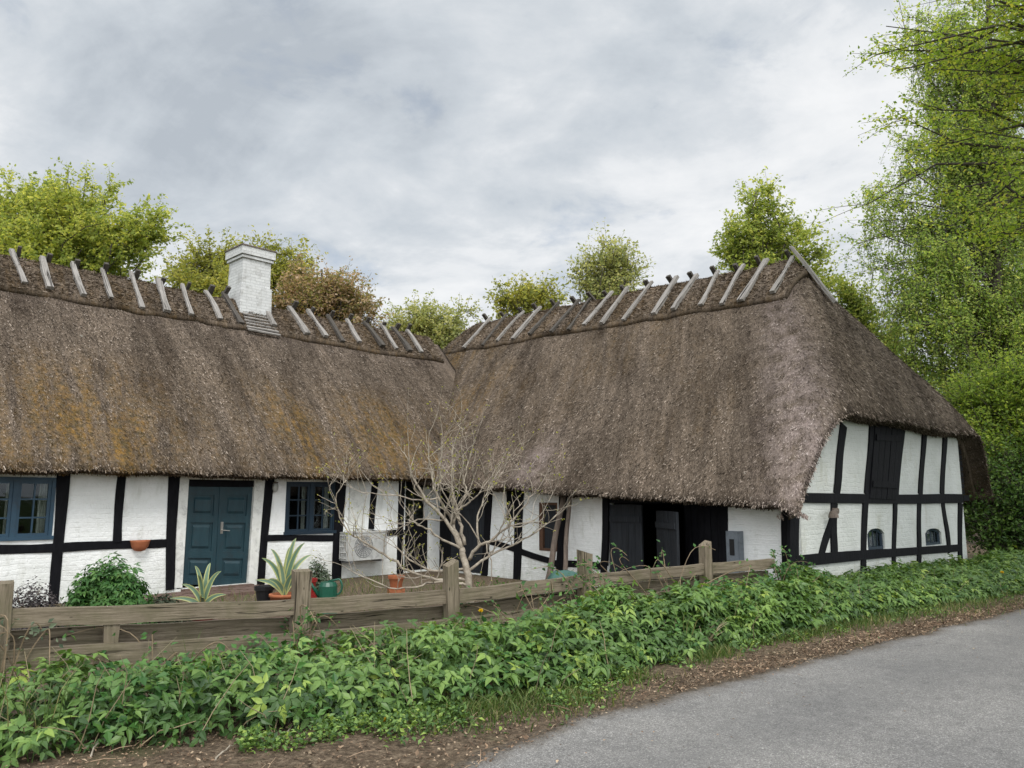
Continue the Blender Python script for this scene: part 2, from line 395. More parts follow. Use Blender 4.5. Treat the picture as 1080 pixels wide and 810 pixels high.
# ------------------------------------------------------------------ house frames
TA, TB = R(44), R(47.3)
UA, VA = np.array([math.sin(TA), math.cos(TA), 0]), np.array([-math.cos(TA), math.sin(TA), 0])
UB, VB = np.array([math.sin(TB), math.cos(TB), 0]), np.array([-math.cos(TB), math.sin(TB), 0])
def WA(a, b, z): return np.multiply.outer(a, UA)+np.multiply.outer(b, VA)+np.multiply.outer(z, [0, 0, 1.])
def WB(a, b, z): return np.multiply.outer(a, UB)+np.multiply.outer(b, VB)+np.multiply.outer(z, [0, 0, 1.])
BWALL = 13.87                 # cottage front wall (b in frame A)
GA, GB = 11.03, 5.74          # barn corner (a, b in frame B)
GEND = 18.53                  # far side of the gable
class Plane:
    def __init__(s, o, d, n): s.o = np.array(o, float); s.d = np.array(d, float); s.n = np.array(n, float)
    def px(s, x, y, off=0.0):
        r = ray(x, y); o = s.o+s.n*off
        t = np.dot(o-EYE, s.n)/np.dot(r, s.n); p = EYE+r*t
        return np.dot(p-s.o, s.d), p[2]
    def pt(s, a, z, off=0.0): return s.o+s.d*a+s.n*off+np.array([0, 0, z])
PA = Plane(VA*BWALL, UA, -VA)                      # s = a
PB = Plane(UB*GA, VB, -UB)                         # s = b
PG = Plane(VB*GB, UB, -VB)                         # s = a

def smin(a, b, k):
    h = np.clip(.5+.5*(b-a)/k, 0, 1)
    return b*(1-h)+a*h-k*h*(1-h)
EA, RA_, AE = 13.32, 16.87, 2.15
def hA(a, b):
    a = np.asarray(a, float); b = np.asarray(b, float)
    zr = 6.17+.10*(fbm(a*.35, a*0, 3)-.5)
    s = (zr-AE)/(RA_-EA)
    f = AE+(b-EA)*s; k = AE+(2*RA_-EA-b)*s
    z = smin(f, k, .35)
    e = np.clip(1-(b-EA)/.5, 0, 1)
    z = z-.06*e*e
    return z+.10*(fbm(a*.7, b*.7, 11)-.5)+.085*(fbm(a*2.6, b*2.0, 12, 3)-.5)
B0, B1, A0, A1 = 5.35, 21.0, 10.45, 20.5
AM = 14.875
def WBR(a, b, z):      # the verge swings back a little along the rear slope
    t = np.clip((np.asarray(a)-18.6)/1.9, 0, 1); return WB(a, b+.30*t*t*(3-2*t)*np.clip((9-b)/3.6, 0, 1), z)
def hB(a, b):
    a = np.asarray(a, float); b = np.asarray(b, float)
    ze = 1.60+.05*np.clip(b-5.35, 0, 10); zr = 6.50+.034*(b-7.4)
    am = AM
    f = ze+(zr-ze)*(a-A0)/(am-A0); k = 1.62+(zr-1.62)*(A1-a)/(A1-am)
    z = smin(f, k, .35)
    hip = 3.12+(b-B0)*1.70
    z = smin(z, hip, .75-.5*np.clip((a-14)/3, 0, 1))
    far = 6.9+(17.9-b)*1.15
    z = smin(z, far, .6)
    e = np.clip(1-(a-A0)/.5, 0, 1); z = z-.06*e*e
    e = np.clip(1-(b-B0)/.40, 0, 1); z = z-.13*e*e
    return z+.11*(fbm(a*.7, b*.7, 21)-.5)+.085*(fbm(a*2.6, b*2.0, 22, 3)-.5)
def hit(px, py, hf, U, V, t0=6., t1=30.):
    d = ray(px, py); t = np.linspace(t0, t1, 4000); P = EYE+d*t[:, None]
    a = P@U; b = P@V
    k = np.argmax(P[:, 2] < hf(a, b)) if (P[:, 2] < hf(a, b)).any() else -1
    return a[k], b[k]

house = thing('farmhouse', PB.pt(GB, 0)*0+np.array([-1.7, 18.1, 0]), 'long white half-timbered farmhouse with black timbers under a brown thatched roof', 'house')

# ------------------------------------------------------------------ roofs
def roof(name, hf, W, U, V, a0, a1, b0, b1, res, edges, worn_litf, mossf, slopef, nstraw, region, drop=.42):
    na = int((a1-a0)/res)+1; nb = int((b1-b0)/res)+1
    ga, gb = np.meshgrid(np.linspace(a0, a1, na), np.linspace(b0, b1, nb), indexing='ij')
    z = hf(ga, gb)
    V1 = W(ga.ravel(), gb.ravel(), z.ravel())
    IN = .34
    ia = np.clip(ga, a0+IN, a1-IN); ib = np.clip(gb, b0+IN, b1-IN)
    de = np.minimum(np.minimum(ga-a0, a1-ga), np.minimum(gb-b0, b1-gb))
    V2 = W(ia.ravel(), ib.ravel(), (z-(.07+(drop+.06-.07)*np.clip(de/IN, 0, 1))).ravel())
    idx = np.arange(na*nb).reshape(na, nb); N = na*nb
    q1 = np.stack([idx[:-1, :-1], idx[1:, :-1], idx[1:, 1:], idx[:-1, 1:]], -1).reshape(-1, 4)
    q2 = (q1+N)[:, ::-1]
    sk = []
    for e in (idx[:, 0], idx[::-1, -1], idx[0, ::-1], idx[-1, :]):
        sk.append(np.stack([e[:-1], e[:-1]+N, e[1:]+N, e[1:]], -1))
    verts = np.concatenate([V1, V2]); A = np.concatenate([ga.ravel()]*2); B = np.concatenate([gb.ravel()]*2)
    rn = np.concatenate([np.full(N, .46), np.full(N, .40)])
    parts = [(verts, [q1, q2]+sk, np.column_stack([rn, worn_litf(A, B), mossf(A, B), slopef(A, B)]))]
    # loose reed ends standing off the surface
    def straws(a, b, p, down, nrm, ln, wd, lift):
        n = len(a)
        side = np.cross(down, nrm)
        yaw = rng.normal(0, .32, n)
        D = unit(down*np.cos(yaw)[:, None]+side*np.sin(yaw)[:, None]+nrm*lift[:, None])
        S = unit(np.cross(D, nrm)+nrm*rng.normal(0, .5, n)[:, None]); Nn = np.cross(S, D)
        tv = [(-.5, 0, 0), (.5, 0, 0), (.35, 1, 0), (-.35, 1, 0)]
        tv = np.array(tv)
        Vv = p[:, None]+tv[None, :, 0:1]*S[:, None]*wd[:, None, None]+tv[None, :, 1:2]*D[:, None]*ln[:, None, None]
        f = (np.arange(4)[None]+np.arange(n)[:, None]*4)
        r = np.clip(rng.normal(.5, .31, n), 0, 1)
        at_ = np.column_stack([r, worn_litf(a, b), mossf(a, b), slopef(a, b)])
        return Vv.reshape(-1, 3), [f], np.repeat(at_, 4, axis=0)
    a = rng.uniform(region[0], region[1], nstraw); b = rng.uniform(region[2], region[3], nstraw)
    e = .05
    da = (hf(a+e, b)-hf(a-e, b))/(2*e); db = (hf(a, b+e)-hf(a, b-e))/(2*e)
    nrm = unit(-da[:, None]*U-db[:, None]*V+np.array([0, 0, 1.]))
    down = unit(-(da[:, None]*U+db[:, None]*V)-((da**2+db**2)[:, None])*np.array([0, 0, 1.]))
    p = W(a, b, hf(a, b)); p = p-nrm*.008
    parts.append(straws(a, b, p, down, nrm, rng.uniform(.04, .10, nstraw), rng.uniform(.007, .016, nstraw), rng.uniform(.02, .38, nstraw)))
    # reed butts on the cut edges
    for (kind, c, lo, hi, n) in edges:
        w = rng.uniform(lo, hi, n); fr = rng.uniform(0, 1, n)**1.5; dz = fr*.07
        if kind == 'a': a = c+np.sign((a0+a1)/2-c)*fr*.34; b = w; out = U*np.sign(c-(a0+a1)/2); zz = hf(np.full(n, c), b)-dz
        else: b = c+np.sign((b0+b1)/2-c)*fr*.34; a = w; out = V*np.sign(c-(b0+b1)/2); zz = hf(a, np.full(n, c))-dz
        p = W(a, b, zz); nrm = np.repeat(np.array([[0, 0, 1.]]), n, 0)
        down = unit(out[None]*.55+np.array([0, 0, -.8])+rng.normal(0, .25, (n, 3)))
        nrm = unit(np.cross(np.cross(down, nrm), down))
        parts.append(straws(a, b, p-down*.05, down, nrm, rng.uniform(.05, .09, n), rng.uniform(.010, .02, n), rng.normal(0, .2, n)))
    v, f, at_ = merge(parts)
    return build(name, v, f, M['thatch'], house, {'rnd': at_[:, 0], 'worn': at_[:, 1], 'moss': at_[:, 2], 'slope': at_[:, 3:6]}, True)  # worn holds wear and also the sunlight painted on the hip
def wornA(a, b): return .30*np.clip((b-RA_+1.1)/.6, 0, 1)*(b < RA_)*fbm(a*.8, b*.8, 5)*1.3
def mossA(a, b): return np.clip(1.3-np.abs(b-13.9)/1.15, 0, 1)*np.clip(.12+1.0*np.exp(-((a-4.4)/1.0)**2)+.9*np.exp(-((a-8.0-(15-b)*.35)/.5)**2)+.95*np.exp(-((a-10.6)/1.0)**2)+.35*fbm(a*.9, b*.4, 8), 0, 1)
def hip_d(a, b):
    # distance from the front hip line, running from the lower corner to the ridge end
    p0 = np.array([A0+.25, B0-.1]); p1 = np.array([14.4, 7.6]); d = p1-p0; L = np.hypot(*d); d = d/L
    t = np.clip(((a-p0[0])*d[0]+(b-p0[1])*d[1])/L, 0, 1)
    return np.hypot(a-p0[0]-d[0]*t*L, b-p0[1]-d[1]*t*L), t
def worn_litB(a, b):
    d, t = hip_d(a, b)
    w = 1.1*np.exp(-(d/(.34+.25*(1-t)))**2)*(1-.55*t)  # pale hip band paints in sunlight on the hip, together with wear
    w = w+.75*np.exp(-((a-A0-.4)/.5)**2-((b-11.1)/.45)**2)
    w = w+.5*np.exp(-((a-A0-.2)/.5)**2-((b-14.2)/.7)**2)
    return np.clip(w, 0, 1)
def mossB(a, b): return .35*np.clip(fbm(a*.5, b*.5, 9)*2.6-1.2, 0, 1)+.8*np.clip((b-12.8)/1.2, 0, 1)*np.clip(fbm(a*.8, b*.8, 19)*2-.6, 0, 1)
roofA = roof('thatched_roof', hA, WA, UA, VA, -5.0, 14.3, EA, 2*RA_-EA, .12, [('b', EA, -1., 12.6, 12000)], wornA, mossA,
             lambda a, b: np.column_stack([a, (b-RA_)*1.45, a*0]), 135000, (1.2, 13.6, EA, RA_+.3), .40)
roofB = roof('thatched_roof', hB, WBR, UB, VB, A0, A1, B0, B1, .12, [('a', A0, B0, 14.6, 9000), ('b', B0, A0, A1, 9000)], worn_litB, mossB,
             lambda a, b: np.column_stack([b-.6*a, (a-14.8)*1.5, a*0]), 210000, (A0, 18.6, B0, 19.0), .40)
roofA['label'] = 'mossy brown thatched roof over the cottage wing'
roofB['label'] = 'brown thatched roof with half-hipped end over the barn wing'

def ridge_cap(hf, W, lo, hi, mid, along, parent, half=.70, wend=None):
    n = int((hi-lo)/.10); m = 15
    s = np.linspace(lo, hi, n); d = np.linspace(-half, half, m)
    gs, gd = np.meshgrid(s, d, indexing='ij')
    wob = .05*(fbm(gs*1.3, gd*0, 31)-.5)
    dd = gd*(1+wob*2)
    a, b = (gs, mid+dd) if along == 'a' else (mid+dd, gs)
    z = hf(a, b)+.15*(1-.15*np.abs(gd)/half)+.06*(fbm(gs*4, gd*4, 33, 3)-.5)
    top = W(a.ravel(), b.ravel(), z.ravel()); bot = W(a.ravel(), b.ravel(), (z-.16).ravel())
    idx = np.arange(n*m).reshape(n, m); N = n*m
    q = np.stack([idx[:-1, :-1], idx[1:, :-1], idx[1:, 1:], idx[:-1, 1:]], -1).reshape(-1, 4)
    sk = [np.stack([e[:-1], e[:-1]+N, e[1:]+N, e[1:]], -1) for e in (idx[:, 0], idx[::-1, -1], idx[0, ::-1], idx[-1, :])]
    ns = int(1700*(hi-lo)); ss = rng.uniform(lo, hi, ns); sd = rng.uniform(-half*1.02, half*.5, ns)
    if along == 'a': pa, pb = ss, mid+sd
    else: pa, pb = mid+sd, ss
    pz = hf(pa, pb)+.15*(1-.15*np.abs(sd)/half)+.01
    p = W(pa, pb, pz); D = unit(rng.normal(0, 1, (ns, 3))*[1, 1, .35]); S = unit(np.cross(D, rng.normal(0, 1, (ns, 3))))
    tv = np.array([(-.5, -.5), (.5, -.5), (.4, .5), (-.4, .5)])
    ln = rng.uniform(.05, .13, ns); wd = rng.uniform(.008, .016, ns)
    Vs = p[:, None]+tv[None, :, 0:1]*S[:, None]*wd[:, None, None]+tv[None, :, 1:2]*D[:, None]*ln[:, None, None]
    f = np.arange(4)[None]+np.arange(ns)[:, None]*4
    def at_(g1, g2, r): return np.column_stack([r, g1*0, g1*0+.30, g1*1.1, g2*2.0, g1*0])
    P = [(np.concatenate([top, bot]), [q, (q+N)[:, ::-1]]+sk, np.concatenate([at_(gs.ravel(), gd.ravel(), np.full(N, .54)), at_(gs.ravel(), gd.ravel(), np.full(N, .3))])),
         (Vs.reshape(-1, 3), [f], np.repeat(at_(ss, sd, np.clip(rng.normal(.55, .25, ns), 0, 1)), 4, 0))]
    v, f, t = merge(P)
    return build('ridge_thatch', v, f, M['thatch'], parent, {'rnd': t[:, 0], 'worn': t[:, 1], 'moss': t[:, 2], 'slope': t[:, 3:6]}, True)
AMID = AM
ridge_cap(hA, WA, -5, 14.0, RA_, 'a', roofA)
ridge_cap(hB, WB, 7.15, 18.3, AMID, 'b', roofB, .90)

def board(mb, p0, p1, w, th, nrm, bend=.02, n=6, attr=None):
    """irregular timber between two points; nrm = face normal"""
    p0 = np.array(p0); p1 = np.array(p1); d = unit(p1-p0); s = unit(np.cross(d, nrm)); nn = np.cross(s, d)
    L = np.linalg.norm(p1-p0); ph = random.uniform(0, 6); vs = []; gr = []; off = random.uniform(0, 50)
    for i in range(n+1):
        t = i/n; c = p0+(p1-p0)*t+s*bend*math.sin(t*3.1+ph)+nn*bend*.5*math.sin(t*4+ph*2)
        ww = w*(1+.14*math.sin(t*7+ph))*(1-.18*t)/2
        for (x, y) in ((-ww, 0), (ww, 0), (ww*.9, th), (-ww*.9, th)):
            vs.append(c+s*x+nn*y); gr.append((off+t*L, x+off, y+off*.7))
    q = [(i*4+k, (i+1)*4+k, (i+1)*4+(k+1) % 4, i*4+(k+1) % 4) for i in range(n) for k in range(4)]
    q += [(0, 1, 2, 3), (n*4+3, n*4+2, n*4+1, n*4)]
    q = [tuple(reversed(f)) for f in q]
    mb.add(vs, q); attr.extend(gr)
def wood_build(mb, gr, name, mat, parent=None):
    return build(name, mb.v, [mb.q]+([mb.t] if mb.t else []), mat, parent, {'grain': np.array(gr)})
def ridge_pair(hf, W, U, V, a, b, along, parent, lo_=.66, tips=(.03, .11)):
    mid = RA_ if along == 'a' else AMID
    A = a if along == 'a' else b
    for sgn in (-1, 1):
        mb = MB(); gr = []
        j = A+sgn*.045+random.uniform(-.03, .03); lean = random.uniform(-.10, .10)
        lo = lo_+random.uniform(-.03, .06); ov = (tips[0] if sgn < 0 else tips[1])+random.uniform(-.02, .05)
        q0 = (j+lean, mid+sgn*lo) if along == 'a' else (mid+sgn*lo, j+lean)
        q1 = (j, mid-sgn*ov) if along == 'a' else (mid-sgn*ov, j)
        qm = (j, mid) if along == 'a' else (mid, j)
        z0 = hf(*q0)+.15; zm = hf(*qm)+.21
        slope = (zm-z0)/lo
        p0 = W(*q0, z0); p1 = W(*q1, zm+slope*ov)
        out = (V if along == 'a' else U)*sgn
        nrm = unit(out*1.0+np.array([0, 0, .9]))
        board(mb, p0, p1, random.uniform(.085, .15), random.uniform(.05, .08), nrm, random.uniform(.012, .035), 7, gr)
        wood_build(mb, gr, 'ridge_timber', M['ridgedark' if sgn > 0 or random.random() < (.35 if along == 'b' else .12) else 'ridgewood'], parent)  # back timbers coloured dark for shade against the sky; front ones vary at random
def lerp(a, b, t): return a+(b-a)*t
for x in (-14, 20, 52, 84, 116, 149, 178, 205, 229, 248, 292, 318, 340, 360, 381, 400, 417, 432, 446):
    y = 298+(x-20)*.193
    a, b = hit(x, y, hA, UA, VA); ridge_pair(hA, WA, UA, VA, a, RA_, 'a', roofA)
for x in (492, 508, 525, 542, 559, 576, 597, 613, 630, 648, 671, 697, 719, 743, 768, 792, 822):
    y = lerp(352, 304, (x-492)/330)
    a, b = hit(x, y, hB, UB, VB); ridge_pair(hB, WB, UB, VB, AMID, b, 'b', roofB, .90, (.05, .13))
mb = MB(); gr = []       # the timber lying down the hip
p0 = WB(AMID+.15, 6.75, hB(AMID+.15, 6.75)+.12); p1 = WB(AMID, 7.42, hB(AMID, 7.42)+.34)
board(mb, p0+(p0-p1)*.10, p1+(p1-p0)*.12, .13, .06, unit(-VB+np.array([0, 0, .7])), .02, 6, gr)
wood_build(mb, gr, 'hip_timber', M['ridgewood'], roofB)

# chimney -----------------------------------------------------------------
def chimney():
    ca, cb = hit(266, 330, hA, UA, VA)
    ca, cb = ca, RA_+.02
    def ring(mb, ha, hb, z0, z1, ha1=None, hb1=None, uvs=None):
        ha1 = ha1 or ha; hb1 = hb1 or hb
        P = [WA(ca+x*ha, cb+y*hb, z0) for x, y in ((-1, -1), (1, -1), (1, 1), (-1, 1))]+[WA(ca+x*ha1, cb+y*hb1, z1) for x, y in ((-1, -1), (1, -1), (1, 1), (-1, 1))]
        mb.hexa(P)
    mb = MB()
    ring(mb, .40, .40, 5.55, 6.56, .385, .385)
    ring(mb, .355, .355, 6.56, 7.20, .35, .35)
    ring(mb, .395, .395, 7.20, 7.255)
    ring(mb, .375, .375, 7.255, 7.28)
    ring(mb, .425, .425, 7.28, 7.47)
    v = np.array(mb.v); uv = np.column_stack([v@UA+v@VA, v[:, 2], v[:, 2]*0])
    ch = build('chimney', v, [mb.q], M['chimney'], house, {'slope': uv})
    mb = MB(); ring(mb, .445, .445, 7.47, 7.50); ring(mb, .22, .22, 7.50, 7.53)
    mb.build('chimney_cap', M['rust'], ch)
    for i in range(6):                         # boards stepping down the thatch under the stack
        mb = MB(); gr = []
        b = RA_-.43-i*.075; z = hA(ca, b)+.13
        board(mb, WA(ca-.34-.01*i, b, z), WA(ca+.36+.01*i, b, z-.01), .085, .03, unit(-VA*.55+np.array([0, 0, .9])), .006, 4, gr)
        wood_build(mb, gr, 'flashing_board', M['ridgewood'], ch)
chimney()

# ------------------------------------------------------------------ walls
def wall(name, pl, s0, s1, z0, topf, holes, mat, step=.2, depth=.22):
    ss = sorted(set([s0, s1]+[h[0] for h in holes]+[h[1] for h in holes]))
    cuts = []
    for a, b in zip(ss[:-1], ss[1:]):
        n = max(1, int((b-a)/step)); cuts += [a+(b-a)*i/n for i in range(n)]
    cuts.append(s1)
    mb = MB()
    for a, b in zip(cuts[:-1], cuts[1:]):
        m = (a+b)/2
        hs = sorted([(h[2], h[3]) for h in holes if h[0]-1e-6 <= m <= h[1]+1e-6])
        z = z0; spans = []
        for lo, hi in hs:
            if lo > z+1e-4: spans.append((z, lo, z, lo))
            z = hi
        ta, tb = topf(a), topf(b)
        spans.append((z, ta, z, tb))
        for (za0, za1, zb0, zb1) in spans:
            if za1 <= za0+.01 and zb1 <= zb0+.01: continue
            za1 = max(za1, za0+.005); zb1 = max(zb1, zb0+.005)
            P = [pl.pt(a, za0, -depth), pl.pt(b, zb0, -depth), pl.pt(b, zb1, -depth), pl.pt(a, za1, -depth),
                 pl.pt(a, za0), pl.pt(b, zb0), pl.pt(b, zb1), pl.pt(a, za1)]
            mb.hexa(P)
    v = np.array(mb.v); sl = np.column_stack([(v-pl.o)@pl.d, v[:, 2], v[:, 2]*0])
    return build(name, v, [mb.q], mat, house, {'slope': sl})

def pxrect(pl, x0, y0, x1, y1):
    a = pl.px(x0, (y0+y1)/2)[0]; b = pl.px(x1, (y0+y1)/2)[0]
    z1 = pl.px((x0+x1)/2, y0)[1]; z0 = pl.px((x0+x1)/2, y1)[1]
    return (min(a, b), max(a, b), z0, z1)
w1 = pxrect(PA, -30, 503, 57, 570); w2 = pxrect(PA, 301, 508, 354, 563)
dr = pxrect(PA, 190, 506, 272, 618); dr = (dr[0], dr[1], .06, dr[3])
cornerA = 11.62
bd = (PA.px(427, 560)[0], cornerA, .03, 2.2)     # dark doorway beside the corner
cottage_wall = wall('cottage_wall', PA, -4.8, 12.2, -.2, lambda s: 2.42, [w1, w2, dr, bd], M['plaster'])
bA = PB.px(640, 560)[0]; bB = PB.px(765, 560)[0]
bdoor = (min(bA, bB), max(bA, bB), -.02, 2.0)
bC = PB.px(515, 560)[0]; bdark = (bC, 14.6, .02, 2.2)
bwin = pxrect(PB, 569, 530, 588, 581); bhole = pxrect(PB, 533, 517, 544, 549)
barn_wall = wall('barn_wall', PB, GB, 14.7, -.2, lambda s: 2.02, [bdoor, bdark, bwin, bhole], M['plaster'])
def gable_top(s): return float(hB(np.clip(s, A0+.1, A1-.1), GB-.05))-.30
aw1 = pxrect(PG, 915, 557, 933, 580); aw2 = pxrect(PG, 976, 557, 993, 575)
gable_wall = wall('gable_wall', PG, GA+.005, GEND, -.2, gable_top, [aw1, aw2], M['plaster_gable'], .12)
# unseen back walls keep the rooms dark
PBK = Plane(UB*GEND, -VB, UB); wall('unseen_back_wall', PBK, -20, -GB-.3, -.2, lambda s: 2.05, [], M['plaster'])
PAK = Plane(VA*19.9, -UA, VA); wall('unseen_back_wall', PAK, -13.5, 4.8, -.2, lambda s: 2.2, [], M['plaster'])
PBF = Plane(VB*20.4, -UB, VB); wall('unseen_back_wall', PBF, -GEND, -12.5, -.2, lambda s: 2.2, [], M['plaster'])
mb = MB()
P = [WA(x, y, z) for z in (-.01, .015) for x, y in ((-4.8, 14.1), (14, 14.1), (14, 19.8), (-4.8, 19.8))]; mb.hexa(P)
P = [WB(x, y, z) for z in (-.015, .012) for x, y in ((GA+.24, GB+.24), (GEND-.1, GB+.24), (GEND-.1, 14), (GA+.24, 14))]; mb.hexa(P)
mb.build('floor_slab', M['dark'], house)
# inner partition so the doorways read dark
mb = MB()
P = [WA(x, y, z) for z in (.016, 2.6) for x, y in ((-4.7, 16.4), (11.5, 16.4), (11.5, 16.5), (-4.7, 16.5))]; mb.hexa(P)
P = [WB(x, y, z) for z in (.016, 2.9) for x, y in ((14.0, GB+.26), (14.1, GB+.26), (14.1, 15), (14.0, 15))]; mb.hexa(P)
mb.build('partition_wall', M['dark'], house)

# ------------------------------------------------------------------ timber frame
def timber(pl, p0, p1, w0, w1, kind='post', o=.022, name=None, ext=0.0):
    d0 = 'v' if kind in ('post', 'brace') else 'h'
    o = o+random.uniform(0, .004)
    c0 = pl.px(*p0); c1 = pl.px(*p1)
    if d0 == 'v':
        ws0 = abs(pl.px(p0[0]+w0/2, p0[1])[0]-pl.px(p0[0]-w0/2, p0[1])[0]); ws1 = abs(pl.px(p1[0]+w1/2, p1[1])[0]-pl.px(p1[0]-w1/2, p1[1])[0])
    else:
        ws0 = abs(pl.px(p0[0], p0[1]+w0/2)[1]-pl.px(p0[0], p0[1]-w0/2)[1]); ws1 = abs(pl.px(p1[0], p1[1]+w1/2)[1]-pl.px(p1[0], p1[1]-w1/2)[1])
    c0 = np.array(c0); c1 = np.array(c1); n = 8; mb = MB(); ph = random.uniform(0, 9); vs = []
    dirv = unit(c1-c0); perp = np.array([-dirv[1], dirv[0]]); c0 = c0-dirv*ext
    for i in range(n+1):
        t = i/n; c = c0+(c1-c0)*t+perp*.010*math.sin(t*5+ph)
        w = lerp(ws0, ws1, t)/2
        wl = w*(1+.06*math.sin(9*t+ph*2)); wr = w*(1+.06*math.sin(8*t+ph*3))
        l = c+perp*wl; r = c-perp*wr
        e = .006*math.sin(6*t+ph)
        vs += [pl.pt(l[0], l[1], -.03), pl.pt(r[0], r[1], -.03), pl.pt(r[0], r[1], o+e), pl.pt(l[0], l[1], o+e)]
    q = [(i*4+k, (i+1)*4+k, (i+1)*4+(k+1) % 4, i*4+(k+1) % 4) for i in range(n) for k in range(4)]
    q += [(0, 1, 2, 3), (n*4+3, n*4+2, n*4+1, n*4)]
    mb.add(vs, q)
    o_ = mb.build(name or ('timber_'+kind), M['tar'], house)
    import bmesh
    bm = bmesh.new(); bm.from_mesh(o_.data); bmesh.ops.recalc_face_normals(bm, faces=bm.faces); bm.to_mesh(o_.data); bm.free()
    return o_
T = timber
# cottage wing
T(PA, (67, 492), (56.5, 640), 13.6, 10); T(PA, (-40, 492), (-46, 645), 13, 11)
T(PA, (-60, 580), (58, 578), 10, 9.5, 'rail', .014); T(PA, (60, 578), (181, 572), 9.5, 8.5, 'rail', .014)
T(PA, (128.5, 494), (123, 572), 9, 9); T(PA, (184, 494), (178, 622), 12, 8.5)
T(PA, (285, 496), (274, 618), 9, 7.5); T(PA, (278, 568), (356, 567), 6.5, 6.5, 'rail', .014)
T(PA, (360, 497), (354, 612), 11, 9)
T(PA, (396, 500), (391, 558), 6.5, 5.5); T(PA, (392, 562), (428, 562), 6, 6, 'rail', .014)
T(PA, (424, 500), (421, 607), 6, 6); T(PA, (441, 565), (428, 585), 5, 5, 'brace', .010)
# barn wing
T(PB, (517, 505), (511, 612), 7, 6); T(PB, (549, 508), (545, 612), 9.5, 7); T(PB, (512, 570), (580, 591), 6, 6.5, 'rail', .014)
T(PB, (595, 515), (590, 610), 8, 7); T(PB, (585, 594), (640, 597), 7, 7, 'rail', .014)
T(PB, (639, 518), (637.5, 618), 6, 6); T(PB, (765, 528), (763.5, 625), 6, 6); T(PB, (828.5, 528), (828, 640), 6, 6)
# gable
T(PG, (837.5, 530), (836, 640), 9.5, 9.5)
T(PG, (842, 525), (1014, 526.5), 10.5, 9.5, 'beam', .034); T(PG, (838, 592), (1013, 577), 12, 7, 'beam', .030)
T(PG, (879, 530), (878.5, 592), 6.5, 6); T(PG, (877.5, 546), (865, 588), 5.5, 5.5, 'brace', .012)
T(PG, (911.5, 530), (909.5, 612), 5, 5); T(PG, (943, 530), (942, 612), 3.6, 3.6); T(PG, (969, 530), (968, 606), 3.6, 3.6)
T(PG, (994, 530), (1001, 583), 3.4, 3.4, 'brace'); T(PG, (1012, 530), (1012, 596), 4, 4)
T(PG, (889, 448), (881, 521), 6.5, 6); T(PG, (919.5, 446), (914, 522), 5.5, 5.5); T(PG, (951, 446), (944, 522), 5, 5)
T(PG, (974.5, 448), (970, 522), 4, 4); T(PG, (996, 455), (993, 522), 4, 4)

# ------------------------------------------------------------------ quads on walls (doors, hatches)
class Quad:
    """bilinear patch on a wall plane from four pixel corners tl, tr, br, bl"""
    def __init__(s, pl, tl, tr, br, bl):
        s.pl = pl; s.c = [np.array(pl.px(*p)) for p in (tl, tr, br, bl)]
    def p(s, u, v, o):
        tl, tr, br, bl = s.c
        q = (tl*(1-u)+tr*u)*(1-v)+(bl*(1-u)+br*u)*v
        return s.pl.pt(q[0], q[1], o)
    def box(s, mb, u0, u1, v0, v1, o0, o1, bev=0.0):
        mb.hexa([s.p(u0, v0, o0), s.p(u1, v0, o0), s.p(u1, v1, o0), s.p(u0, v1, o0)]+[s.p(u0+bev, v0+bev, o1), s.p(u1-bev, v0+bev, o1), s.p(u1-bev, v1-bev, o1), s.p(u0+bev, v1-bev, o1)])
def fix(o):
    import bmesh
    bm = bmesh.new(); bm.from_mesh(o.data); bmesh.ops.recalc_face_normals(bm, faces=bm.faces); bm.to_mesh(o.data); bm.free(); return o

# front door
mb = MB()
for c in (((189.5, 500), (199.5, 500), (192, 620), (183, 620)), ((269, 500), (279.6, 500), (270.5, 622), (261, 622))):
    Quad(PA, *c).box(mb, 0, 1, 0, 1, -.15, .012)
fix(mb.build('door_frame', M['whitewood'], house))
mb = MB(); Quad(PA, (199, 498), (269.5, 500), (269, 513.5), (198.6, 512.5)).box(mb, 0, 1, 0, 1, -.14, -.02); fix(mb.build('door_lintel', M['tar'], house))
door = None
for k, c in enumerate((((199.4, 513), (234, 513.3), (228.5, 617.5), (191, 617)), ((234.4, 513.3), (269.3, 513.6), (261, 618), (229, 617.5)))):
    Q = Quad(PA, *c); mb = MB()
    Q.box(mb, 0, 1, 0, 1, -.13, -.085)
    # stiles and rails proud of the panels
    Q.box(mb, .005, .17, .003, .997, -.085, -.055); Q.box(mb, .83, .995, .003, .997, -.085, -.055)
    for v0, v1 in ((.004, .085), (.30, .37), (.66, .73), (.93, .996)): Q.box(mb, .17, .83, v0, v1, -.085, -.057)
    for v0, v1 in ((.11, .275), (.395, .635), (.755, .905)): Q.box(mb, .24, .76, v0, v1, -.085, -.062, .025)
    if k == 1: Q.box(mb, -.035, .035, 0, 1, -.055, -.04)
    d = fix(mb.build('door', M['blueDoor'], house)); d['label'] = 'blue panelled front door leaf'
    if k == 1:
        mb = MB(); Q.box(mb, .05, .13, .36, .48, -.055, -.048)
        a = Q.p(.09, .445, -.05); b = Q.p(.09, .445, 0.0); e = Q.p(.30, .45, 0.0)
        mb.tube([a, b], .009, 8); mb.tube([b, e], .009, 8)
        fix(mb.build('handle', M['steel'], d))
        mb = MB()
        Q.box(mb, -.9, 1.0, .992, 1.012, -.2, .05)
mb = MB(); s0 = PA.px(191, 617)[0]; s1 = PA.px(264, 617)[0]
mb.hexa([PA.pt(s, z, o) for o, z in ((-.2, -.05),) for s in (s0, s1)]+[PA.pt(s1, .055, -.2), PA.pt(s0, .055, -.2)]+[PA.pt(s0, -.05, .16), PA.pt(s1, -.05, .16), PA.pt(s1, .05, .16), PA.pt(s0, .05, .16)])
